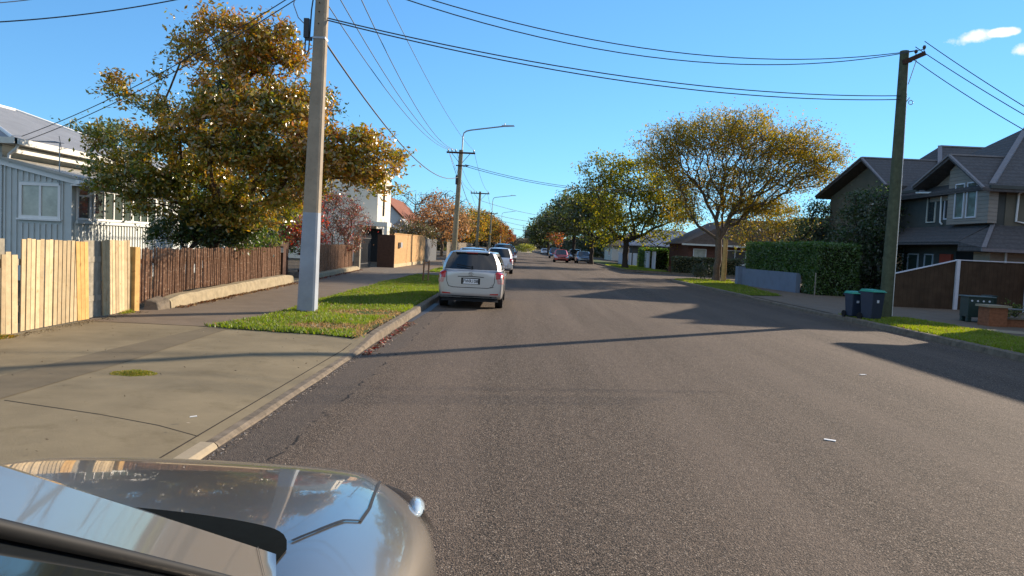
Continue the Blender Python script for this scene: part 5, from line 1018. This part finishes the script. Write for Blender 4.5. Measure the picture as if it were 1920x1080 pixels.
def project(o, target, axis, sign, off=.004, limit=0):
    m = o.modifiers.new('fit', 'SHRINKWRAP'); m.target = target; m.wrap_method = 'PROJECT' if axis else 'NEAREST_SURFACEPOINT'
    if axis: setattr(m, 'use_project_' + axis, True); m.use_negative_direction = sign < 0; m.use_positive_direction = sign > 0
    m.wrap_mode = 'ABOVE_SURFACE'; m.offset = off; return o
def patch(poly_fn, nu, nv):
    b = MB(); vs = [poly_fn(i / nu, j / nv) for j in range(nv + 1) for i in range(nu + 1)]
    return b.add(vs, [(j * (nu + 1) + i, j * (nu + 1) + i + 1, (j + 1) * (nu + 1) + i + 1, (j + 1) * (nu + 1) + i) for j in range(nv) for i in range(nu)])
def bil(p00, p10, p11, p01):
    p = [Vector(q) for q in (p00, p10, p11, p01)]
    return lambda u, v: tuple(p[0].lerp(p[1], u).lerp(p[3].lerp(p[2], u), v))
def strip(pts, w, up=(0, 0, 1), n=10):
    """thin ribbon along points, wide across; lies in the plane normal to up"""
    P = []; up = Vector(up)
    pts = [Vector(p) for p in pts]
    for i in range(len(pts) - 1):
        for k in range(n): P.append(pts[i].lerp(pts[i + 1], k / n))
    P.append(pts[-1]); b = MB(); vs = []
    for i, p in enumerate(P):
        d = (P[min(i + 1, len(P) - 1)] - P[max(0, i - 1)]).normalized(); s = d.cross(up).normalized() * w / 2; vs += [p - s, p + s]
    return b.add(vs, [(2 * i, 2 * i + 1, 2 * i + 3, 2 * i + 2) for i in range(len(P) - 1)])
def make_car(loc, rz, label, cat, pm, kind='hatch', L=4.0, W=1.7, H=1.48, group='cars parked along the street', detail=True, name='parked_car', plate=None, st=None, belt=None, roofk=None, wheel_r=.30, wy=None, axle_f=None, axle_r=None):
    root = empty(name, loc, rz, label, cat, group); hw = W / 2; f = L / 2; gc = .20 if kind != 'suv' else .28
    bz = 1.05 if kind == 'suv' else (.985 if kind == 'wagon' else .93); hz = bz - .06
    if st is None:
        if kind == 'sedan': rear = [(-f, hw * .80, .80, .70, .36), (-f + .04, hw * .92, .88, .76, .27), (-f + .16, hw * .97, .925, .80, gc), (-f + .9, hw, .94, .82, gc)]
        else: rear = [(-f, hw * .86, bz - .05, bz - .20, .36), (-f + .03, hw * .945, bz - .01, bz - .14, .27), (-f + .14, hw * .985, bz + .0, bz - .10, gc), (-f + .8, hw, bz + .01, bz - .09, gc)]
        st = rear + [(0, hw, bz, bz - .10, gc), (f - 1.35, hw, bz - .01, bz - .12, gc), (f - 1.05, hw * .995, bz - .03, bz - .15, gc), (f - .55, hw * .975, bz - .09, bz - .21, gc), (f - .22, hw * .92, bz - .17, bz - .29, gc + .01), (f - .07, hw * .82, bz - .24, bz - .36, gc + .05), (f, hw * .70, bz - .32, bz - .46, gc + .1)]
    b = MB(); loft(b, st, belt is not None); body = b.build('body', M[pm], root, smooth=True)
    sub = body.modifiers.new('sub', 'SUBSURF'); sub.levels = 2; sub.render_levels = 2
    ya, yb = (axle_f or f - .80), (axle_r or -f + .72)
    # wheel arches
    cut = MB()
    for yy in (ya, yb):
        for sx in (-1, 1): cut.tube([(sx * (hw - .24), yy, wheel_r + .0), (sx * (hw + .2), yy, wheel_r)], wheel_r + .055, 28)
    co = cut.build('wheel_arch', M['trim'], root); co.hide_render = True; co.hide_viewport = True
    dg = bpy.context.evaluated_depsgraph_get
    bm_ = body.modifiers.new('arch', 'BOOLEAN'); bm_.object = co; bm_.operation = 'DIFFERENCE'; bm_.solver = 'EXACT'
    co.hide_viewport = False
    bpy.context.view_layer.update(); ev = body.evaluated_get(dg()); me = bpy.data.meshes.new_from_object(ev); body.modifiers.clear(); body.data = me
    if not me.materials: me.materials.append(M[pm])
    for p in me.polygons: p.use_smooth = True
    while len(me.materials) > 1: me.materials.pop(index=len(me.materials) - 1)
    bpy.data.objects.remove(co)
    b = MB(); b.box(-hw + .26, hw - .26, -f + .2, f - .25, gc + .02, bz - (.12 if belt is None else .42)); pt(root, 'underbody', b, 'trim')
    # greenhouse
    if belt is None:
        rl = {'hatch': (.60, -f + .42, -f + .06), 'wagon': (.62, -f + .40, -f + .05), 'suv': (.55, -f + .32, -f + .05), 'sedan': (.50, -f + 1.35, -f + .75)}[kind]
        yw = f - 1.10; yr = f - 1.10 - rl[0] - .15; top = H
        # (belt x, y) (roof x, y) for keys
        bk = [(0, yw + .06), (.74 * hw, yw - .08), (.93 * hw, yw - .32), (.955 * hw, .12), (.955 * hw, .02), (.95 * hw, -f + 1.28), (.945 * hw, -f + 1.2), (.90 * hw, rl[2] + .34), (.80 * hw, rl[2] + .05), (0, rl[2])]
        rk_ = [(0, yr), (.60 * hw, yr - .06), (.70 * hw, yr - .18), (.73 * hw, .02), (.73 * hw, -.07), (.72 * hw, min(-f + 1.42, -.2)), (.715 * hw, min(-f + 1.32, -.3)), (.68 * hw, rl[1] + .14), (.60 * hw, rl[1] + .02), (0, rl[1] - .03)]
        bzz = [bz - .02] * 10
        if kind == 'sedan': rk_[7] = (.68 * hw, rl[1] + .2); rk_[8] = (.6 * hw, rl[1] + .05)
    else: bk, rk_, top, bzz = belt
    S = [8, 2, 6, 1, 5, 1, 5, 2, 8]; T = [-.1, 0, .07, .14, .35, .6, .82, .93, 1.0]
    loopb = []; loopr = []; cls = []
    for i in range(9):
        for k in range(S[i]):
            t = k / S[i]
            if i == 0: t = math.sin(t * math.pi / 2)**1.0 if False else t
            cu = 0
            bx_ = bk[i][0] + (bk[i + 1][0] - bk[i][0]) * t; rx_ = rk_[i][0] + (rk_[i + 1][0] - rk_[i][0]) * t
            by = bk[i][1] + (bk[i + 1][1] - bk[i][1]) * (t * t if i == 0 else (1 - (1 - t) ** 2 if i == 8 else t)); ry = rk_[i][1] + (rk_[i + 1][1] - rk_[i][1]) * (t * t if i == 0 else (1 - (1 - t) ** 2 if i == 8 else t))
            bz_ = bzz[i] + (bzz[i + 1] - bzz[i]) * t
            loopb.append(Vector((bx_, by, bz_))); loopr.append(Vector((rx_, ry, top - .035 - .02 * (abs(rx_) / hw) ** 2))); cls.append(i)
    loopb.append(Vector((bk[9][0], bk[9][1], bzz[9]))); loopr.append(Vector((rk_[9][0], rk_[9][1], top - .035)))
    n = len(loopb); full_b = loopb + [Vector((-p.x, p.y, p.z)) for p in loopb[-2:0:-1]]; full_r = loopr + [Vector((-p.x, p.y, p.z)) for p in loopr[-2:0:-1]]; fc = cls + cls[::-1]
    m_ = len(full_b); mid = Vector((0, 0, 1)); grid = []
    for t in T:
        row = []
        for a, c in zip(full_b, full_r):
            p = a.lerp(c, t)
            if t < 0:
                rad_ = Vector((a.x, a.y - full_b[len(full_b) // 4].y * .3, 0)); rad_ = rad_.normalized() if rad_.length > 0 else rad_
                p = a + rad_ * (.035 if belt is None else .12) + Vector((0, 0, -.07 if belt is None else -.055))
            t = max(t, 0)
            p = Vector(p); bulge = (.045 if belt is None else .012) * math.sin(t * math.pi) ; d = Vector((p.x, 0, 0)); 
            if d.length > .01: p = p + Vector((math.copysign(bulge * min(1, abs(p.x) / hw * 1.2), p.x), 0, 0))
            row.append(p)
        grid.append(row)
    names = {0: 'windscreen', 2: 'side_window', 4: 'side_window', 6: 'side_window', 8: 'rear_window'}
    shell = MB(); shell.v = [tuple(p) for r_ in grid for p in r_]; gl = {}
    for j in range(len(T) - 1):
        for i in range(m_):
            c = fc[i]; q = (j * m_ + i, j * m_ + (i + 1) % m_, (j + 1) * m_ + (i + 1) % m_, (j + 1) * m_ + i)
            lo_, hi_ = (2, 6) if c not in (0, 8) else (1, 7)
            if c == 6 and kind not in ('wagon', 'suv'): glass = False
            elif c in (3,) : glass = False
            else: glass = c in names and lo_ <= j <= hi_ - (1 if c not in (0, 8) else 0)
            if c == 8 and j < 2: glass = False
            if glass: gl.setdefault((c, i < m_ // 2), []).append(q)
            else: shell.f.append(q)
    # roof panel
    rb = len(shell.v); top_row = (len(T) - 1) * m_; rings = [.85, .6, .3]
    cy = sum(p.y for p in grid[-1]) / m_; prev = [top_row + i for i in range(m_)]
    for k, s in enumerate(rings):
        cur = []
        for p in grid[-1]: shell.v.append((p.x * s, cy + (p.y - cy) * s, p.z + (.022, .045, .055)[k])); cur.append(len(shell.v) - 1)
        for i in range(m_): shell.f.append((prev[i], prev[(i + 1) % m_], cur[(i + 1) % m_], cur[i]))
        prev = cur
    shell.v.append((0, cy, grid[-1][0].z + .058)); e = len(shell.v) - 1
    for i in range(m_): shell.f.append((prev[i], prev[(i + 1) % m_], e))
    pt(root, 'roof', shell, pm, smooth=True)
    for (c, side), qs in gl.items():
        g_ = MB(); ids = {}
        for q in qs:
            for v in q:
                if v not in ids: p = Vector(shell.v[v]); ids[v] = len(ids); g_.v.append(tuple(p))
        g_.f = [tuple(ids[v] for v in q) for q in qs]
        pt(root, names[c], g_, 'carglass', smooth=True)
    ym = full_b[8 + 2]
    # wheels
    for yy in (ya, yb):
        for sx in (-1, 1):
            w = empty('wheel', (sx * (hw - .12), yy, wheel_r)); w.parent = root
            b = MB(); r = wheel_r; xs = [-.10, -.10, -.09, .09, .10, .10]; rs = [r * .66, r * .93, r, r, r * .93, r * .66]; vs = []
            for x_, r_ in zip(xs, rs):
                for k in range(28): a = 2 * math.pi * k / 28; vs.append((x_, math.cos(a) * r_, math.sin(a) * r_))
            b.add(vs, [(i * 28 + k, i * 28 + (k + 1) % 28, (i + 1) * 28 + (k + 1) % 28, (i + 1) * 28 + k) for i in range(5) for k in range(28)]); b.build('tyre', M['rubber'], w, smooth=True)
            b = MB(); b.tube([(-.07 * sx, 0, 0), (.075 * sx, 0, 0)], r * .66, 28); b.build('rim', M['alloy'] if detail else M['hub_dark'], w)
            if detail:
                b = MB()
                for k in range(7): a = 2 * math.pi * k / 7; b.bar((.078 * sx, math.cos(a + .22) * r * .32, math.sin(a + .22) * r * .32), (.078 * sx, math.cos(a + .22) * r * .58, math.sin(a + .22) * r * .58), .006, r * .15)
                b.build('rim_slot', M['trim'], w)
    # lamps
    if kind == 'sedan': zl, zh = .62, .80
    else: zl, zh = bz - .33, bz + .0
    for sx in (-1, 1):
        if not detail or True:
            fr = bil((sx * hw * 1.02, -f + .26, zl + .12), (sx * hw * .76, -f - .02, zl + .12), (sx * hw * .75, -f - .02, zh), (sx * hw * 1.0, -f + .34, zh)); o = pt(root, 'tail_lamp', patch(fr, 8, 6), 'redlamp', smooth=True); project(o, body, None, 1, .010)
            fr = bil((sx * hw * 1.02, -f + .22, zl), (sx * hw * .82, -f - .02, zl), (sx * hw * .78, -f - .02, zl + .115), (sx * hw * 1.02, -f + .26, zl + .115)); o = pt(root, 'reversing_lamp', patch(fr, 8, 4), 'clearlamp', smooth=True); project(o, body, None, 1, .009)
        hzz = bz - (.27 if belt is None else .20)
        fr = bil((sx * hw * .98, f - .34, hzz - .10), (sx * hw * .55, f + .02, hzz - .13), (sx * hw * .58, f - .0, hzz + .02), (sx * hw * .97, f - .36, hzz + .04)); o = pt(root, 'headlamp', patch(fr, 8, 4), 'headlamp', smooth=True); project(o, body, None, 1, .008 if belt is None else .022)
    # front grille + bumpers' dark intake
    if belt is not None: hz -= .12
    gw_ = .45 if belt is None else .36
    o = pt(root, 'grille', patch(bil((-hw * gw_, f + .1, hz - .30), (hw * gw_, f + .1, hz - .30), (hw * gw_ * 1.1, f + .1, hz - .22), (-hw * gw_ * 1.1, f + .1, hz - .22)), 8, 2), 'trim'); project(o, body, 'y', -1, .006)
    o = pt(root, 'air_intake', patch(bil((-hw * gw_ * 1.2, f + .1, gc + .12), (hw * gw_ * 1.2, f + .1, gc + .12), (hw * gw_ * 1.2, f + .1, gc + .22), (-hw * gw_ * 1.2, f + .1, gc + .22)), 8, 2), 'trim'); project(o, body, 'y', -1, .006)
    # mirrors
    for sx in (-1, 1):
        b = MB(); x0 = sx * hw * .94; mb = bk[2][1] - (.05 if belt is None else .55); b.bar((x0, mb, bzz[2] + .06), (x0 + sx * .10, mb, bzz[2] + .08), .04, .05)
        b.add([(x0 + sx * .07, mb + .05, bzz[2] + .02), (x0 + sx * .24, mb + .02, bzz[2] + .03), (x0 + sx * .25, mb + .02, bzz[2] + .15), (x0 + sx * .08, mb + .05, bzz[2] + .16), (x0 + sx * .08, mb - .04, bzz[2] + .01), (x0 + sx * .23, mb - .05, bzz[2] + .02), (x0 + sx * .24, mb - .05, bzz[2] + .16), (x0 + sx * .09, mb - .04, bzz[2] + .17)], [(0, 1, 2, 3), (7, 6, 5, 4), (0, 4, 5, 1), (1, 5, 6, 2), (2, 6, 7, 3), (3, 7, 4, 0)])
        pt(root, 'door_mirror', b, pm, bevel=.02)
    # tail: plate, gate line, bumper strip
    pw, ph, pz = .21, .062, .70 if kind != 'suv' else .8
    if kind == 'sedan': pz = .62
    rd = pt(root, 'plate_recess', patch(bil((-pw - .03, -f - .1, pz - ph - .012), (pw + .03, -f - .1, pz - ph - .012), (pw + .03, -f - .1, pz + ph + .022), (-pw - .03, -f - .1, pz + ph + .022)), 6, 3), 'trim'); project(rd, body, 'y', 1, .004)
    b = MB(); b.box(-pw + .02, pw - .02, -f - .022, -f - .012, pz - ph, pz + ph); pl = pt(root, 'number_plate', b, 'plate')
    if plate:
        cu = bpy.data.curves.new('t', 'FONT'); cu.body = plate; cu.size = .118; cu.align_x = 'CENTER'; cu.align_y = 'CENTER'; cu.extrude = .001; cu.space_character = 1.02; cu.offset = .0025
        to = bpy.data.objects.new('t', cu); COL.objects.link(to); bpy.context.view_layer.update(); me = bpy.data.meshes.new_from_object(to.evaluated_get(dg())); bpy.data.objects.remove(to)
        me.materials.clear(); me.materials.append(M['plate_ink']); po = bpy.data.objects.new('plate_lettering', me); COL.objects.link(po); po.parent = pl; po.location = (0, -f - .0235, pz); po.rotation_euler = (R(90), 0, 0); po.scale = (.88, 1, 1)
    if kind != 'sedan':
        w_ = hw * .73; pts = [(-w_, -f - .1, bz - .06), (-w_ * .98, -f - .1, bz - .30), (-w_ * .90, -f - .1, bz - .42), (-w_ * .7, -f - .1, bz - .445), (w_ * .7, -f - .1, bz - .445), (w_ * .90, -f - .1, bz - .42), (w_ * .98, -f - .1, bz - .30), (w_, -f - .1, bz - .06)]
        o = pt(root, 'tailgate_seam', strip(pts, .014, (0, 1, 0), 8), 'trim'); project(o, body, 'y', 1, .004)
    o = pt(root, 'rear_bumper_trim', patch(bil((-hw * .86, -f - .1, gc + .0), (hw * .86, -f - .1, gc + .0), (hw * .80, -f - .1, gc + .13), (-hw * .80, -f - .1, gc + .13)), 12, 2), 'trim'); project(o, body, 'y', 1, .005)
    if detail:
        for sx in (-1, 1):
            o = pt(root, 'reflector', patch(bil((sx * hw * .58, -f - .1, .37), (sx * hw * .84, -f - .1, .375), (sx * hw * .84, -f - .1, .41), (sx * hw * .60, -f - .1, .395)), 4, 1), 'redlamp'); project(o, body, 'y', 1, .006)
        o = pt(root, 'tailgate_garnish', strip([(-.33, -f - .1, pz + .115), (0, -f - .1, pz + .125), (.33, -f - .1, pz + .115)], .018, (0, 1, 0), 6), 'trim'); project(o, body, 'y', 1, .006)
        b = MB(); c0 = Vector((0, -f - .018, pz + .185))
        for (rx, rz_, dz) in ((.065, .042, 0), (.022, .04, 0), (.05, .016, .02)): b.tube([c0 + Vector((math.cos(a) * rx, 0, math.sin(a) * rz_ + dz)) for a in [i * 2 * math.pi / 20 for i in range(21)]], .0045, 6, False)
        pt(root, 'emblem', b, 'chrome')
        b = MB()
        for k, x_ in enumerate((.50, .525, .55, .575)): b.bar((x_, -f - .005 + .01, pz - .14), (x_ + .006, -f + .005, pz - .115), .012, .006)
        b.bar((.53, -f, pz - .09), (.56, -f, pz - .07), .012, .006); pt(root, 'badge', b, 'trim')
        b = MB(); zc = bz + .02; b.tube([(0.03, -f + .0, bz + .03), (.03, -f + .05, bz + .10)], .02, 8); b.bar((.03, -f + .05, bz + .07), (-.38, -f + .10, bz + .13), .012, .02); pt(root, 'wiper', b, 'trim')
        b = MB(); e0 = rk_[9][1]; b.add([(-.45, e0 + .02, top - .03), (.45, e0 + .02, top - .03), (.42, e0 - .05, top - .06), (-.42, e0 - .05, top - .06), (-.45, e0 + .05, top + .0), (.45, e0 + .05, top + .0), (.42, e0 - .06, top - .035), (-.42, e0 - .06, top - .035)], [(0, 1, 2, 3), (7, 6, 5, 4), (0, 4, 5, 1), (1, 5, 6, 2), (2, 6, 7, 3), (3, 7, 4, 0)]); pt(root, 'spoiler', b, pm, bevel=.01)
        b = MB(); b.box(-.14, .14, e0 - .066, e0 - .058, top - .065, top - .045); pt(root, 'brake_lamp', b, 'redlamp')
        b = MB(); b.tube([(.0, -1.2, top + .0), (.0, -1.28, top + .06)], [.01, .004], 6); pt(root, 'aerial', b, 'trim')
        b = MB(); b.tube([(-.38, -f + .06, .2), (-.38, -f + .3, .2)], .03, 10); pt(root, 'exhaust', b, 'chrome')
        for sx in (-1, 1):
            for (ys_, zs_) in (([.12, .10], 0),): 
                o = pt(root, 'door_seam', strip([(sx * (hw + .2), .07, bz - .04), (sx * (hw + .2), .05, gc + .15)], .008, (1, 0, 0), 8), 'trim'); project(o, body, 'x', -sx, .003)
            for yh in (.30, -.65): o = MB(); o.bar((sx * (hw + .012), yh - .1, bz - .16), (sx * (hw + .012), yh + .08, bz - .155), .02, .03); pt(root, 'door_handle', o, pm, bevel=.006)
    return root
# 1. silver wagon
make_car((-1.17, 18.9 + 2.18, 0), 0, 'silver station wagon with dark rear window parked by the left kerb, nearest whole car', 'car', 'p_silver', 'wagon', L=4.36, W=1.69, H=1.475, plate='FWR108')
make_car((-1.10, 43.3 + 2.0, 0), R(0), 'white hatchback with tall red tail lamp parked just ahead of the silver wagon', 'car', 'p_white', 'hatch', L=3.9, W=1.69, H=1.50, detail=False)
make_car((-2.2, 36.5, .02), R(4), 'pale car roof showing blue sky behind the silver wagon', 'car', 'p_white', 'wagon', L=4.4, W=1.7, H=1.46, detail=False)
make_car((-1.15, 57 + 2.2, 0), 0, 'dark navy off-road wagon parked beyond the white hatchback', 'car', 'p_navy', 'suv', L=4.5, W=1.8, H=1.78, detail=False)
make_car((-1.05, 78 + 2.2, 0), 0, 'smaller navy car parked farthest along the left kerb', 'car', 'p_navy', 'suv', L=4.2, W=1.7, H=1.66, detail=False)
make_car((5.1, 89, 0), math.pi, 'red hatchback facing the camera out in the road', 'car', 'p_red', 'hatch', L=4.0, W=1.75, H=1.52, detail=False, name='car', group='cars on the right side of the street')
make_car((7.75, 89, 0), math.pi, 'slate blue sedan facing the camera by the right kerb', 'car', 'p_slate', 'sedan', L=4.5, W=1.8, H=1.42, detail=False, group='cars on the right side of the street')
make_car((7.7, 101, 0), math.pi, 'dark car parked behind the slate sedan and the red hatchback', 'car', 'p_dark', 'suv', L=4.5, W=1.8, H=1.62, detail=False, group='cars on the right side of the street')
make_car((5.9, 121, 0), math.pi, 'blue car parked behind the red hatchback, left of it', 'car', 'p_blue', 'suv', L=4.5, W=1.8, H=1.68, detail=False, group='cars on the right side of the street')
for k, (x, y, pm, lb) in enumerate(((6.5, 185, 'p_white', 'distant white car right of the traffic island'), (7.4, 200, 'p_dark', 'distant dark car right of the traffic island'), (8.2, 150, 'p_white', 'small white car under the far right trees'))):
    make_car((x, y, 0), math.pi, lb, 'car', pm, 'sedan', L=4.4, W=1.75, H=1.45, detail=False, group='cars on the right side of the street')

# 2. foreground champagne car (only its nose is in view)
FL = 3.92; fy = 2.86 - FL / 2; fx = -1.06; hw = .88; f = FL / 2
stf = [(-f, hw * .86, .88, .74, .36), (-f + .03, hw * .945, .93, .80, .27), (-f + .14, hw * .985, .95, .84, .2), (-f + .8, hw, .95, .85, .2), (-.4, hw, .95, .86, .2), (.3, hw, .955, .84, .2), (.62, hw, .965, .83, .2),
       (.80, hw, .958, .81, .2), (1.05, hw * .998, .935, .785, .2), (1.35, hw * .985, .90, .745, .2), (1.60, hw * .945, .86, .70, .2), (1.78, hw * .86, .815, .68, .21), (1.90, hw * .72, .755, .60, .24), (f, hw * .56, .66, .50, .3)]
bkf = [(0, .80), (.672 * hw, .60), (.725 * hw, .46), (.955 * hw, -.25), (.955 * hw, -.35), (.95 * hw, -f + .95), (.945 * hw, -f + .9), (.90 * hw, -f + .4), (.80 * hw, -f + .10), (0, -f + .04)]
rkf = [(0, -.30), (.53 * hw, -.44), (.63 * hw, -.60), (.71 * hw, -.66), (.71 * hw, -.70), (.72 * hw, -f + 1.1), (.715 * hw, -f + 1.0), (.68 * hw, -f + .5), (.60 * hw, -f + .35), (0, -f + .3)]
FC = make_car((fx, fy, 0), 0, 'champagne silver car in the left foreground showing its bonnet and windscreen pillar', 'car', 'p_bronze', 'hatch', L=FL, W=2 * hw, H=1.60, detail=False, st=stf, belt=(bkf, rkf, 1.60, [.965, .985, .97, .945, .945, .95, .95, .95, .93, .91]), group='cars parked along the street')
fb = [c for c in FC.children if c.name.startswith('body')][0]
def top_fn(o): return project(o, fb, 'z', -1, .004)
seam = [(.575, .765, 1.5), (.605, .86, 1.5), (.64, 1.0, 1.5), (.672, 1.055, 1.5), (.668, 1.2, 1.5), (.635, 1.5, 1.5), (.61, 1.7, 1.5)]
for s in (-1, 1): top_fn(pt(FC, 'bonnet_seam', strip([(s * x, y_, z) for x, y_, z in seam], .008, (0, 0, 1), 10), 'trim'))
top_fn(pt(FC, 'cowl', patch(lambda u, v: ((u * 2 - 1) * .58, .50 + .20 * (1 - (2 * u - 1) ** 2) + .10 * abs(2 * u - 1) ** 22 + v * (.31 - .09 * (1 - (2 * u - 1) ** 2) - .20 * abs(2 * u - 1) ** 22), 1.5), 72, 6), mat('cowl_black', (.004, .006, .006), .9, spec=.05, noise=(20, .3))))
for sx in (-1, 1):
    p0 = Vector((sx * (.725 * hw + .004), .455, .975)); p1 = Vector((sx * (.63 * hw + .010), -.60, 1.565)); d = Vector((sx * .002, -.03, -.055))
    b = MB(); b.tube([p0.lerp(p1, t) + Vector((sx * .010 * math.sin(t * 3.1), 0, 0)) for t in (0, .25, .5, .75, 1)], .0085, 8); pt(FC, 'door_seal', b, 'trim', smooth=True)
    b = MB(); b.tube([p0.lerp(p1, t) + d + Vector((sx * .012 * math.sin(t * 3.1), 0, 0)) for t in (.06, .25, .5, .75, 1)], .016, 8); pt(FC, 'window_frame', b, 'p_bronze', smooth=True)
    b = MB(); b.tube([p0.lerp(p1, t) + d * 1.9 + Vector((sx * .012 * math.sin(t * 3.1), 0, 0)) for t in (.1, .25, .5, .75, 1)], .006, 8); pt(FC, 'window_trim', b, 'trim', smooth=True)
lc = at(786, 950, 2.56) - Vector((fx, fy, 0)); b = MB(); vs = []; n_ = 10
for i in range(n_ + 1):
    t = i / n_; rr_ = math.sin(max(.001, t) * math.pi) ** .6; b_c = lc + Vector((-.035 * t * t, -.13 + .26 * t, .012 - .03 * t))
    vs.append((b_c, .030 * rr_))
b.tube([v[0] for v in vs], [v[1] for v in vs], 12); pt(FC, 'headlamp_corner', b, 'headlamp', smooth=True)
def f7(n): return np.stack([rng.uniform(-4.6, -2.4, n), rng.uniform(11.6, 33, n)], 1)
litter(f7, 260, .03, ((.30, .12, .04), (.22, .10, .04), (.34, .24, .1)), .165, 'scattered brown leaves lying on the left grass berm')
for (px, py, a_) in ((1618, 703, .3), (1556, 826, -.5)):
    q = at(px, py, 5); t_ = -EYE / (q.z - EYE); gx, gy = q.x * t_, q.y * t_
    b = MB(); b.box(-.05, .05, -.02, .02, 0.003, .008); tag(b.build('paper_scrap', M['white'], loc=(gx, gy, 0), rz=a_), 'pale flattened scrap on the road, %s of the two' % ('farther' if py < 800 else 'nearer'), 'litter')
rf_ = [c for c in FC.children if c.name.startswith('roof')][0]; off_ = Vector((fx, fy, 0))
pp = [at(484, 1013, 1.42) - off_, at(503, 1040, 1.38) - off_, at(513, 1065, 1.35) - off_, at(518, 1090, 1.33) - off_]
project(pt(FC, 'wing_seam', strip(pp, .006, (.3, -.4, .85), 8), 'trim'), rf_, None, 1, .003)
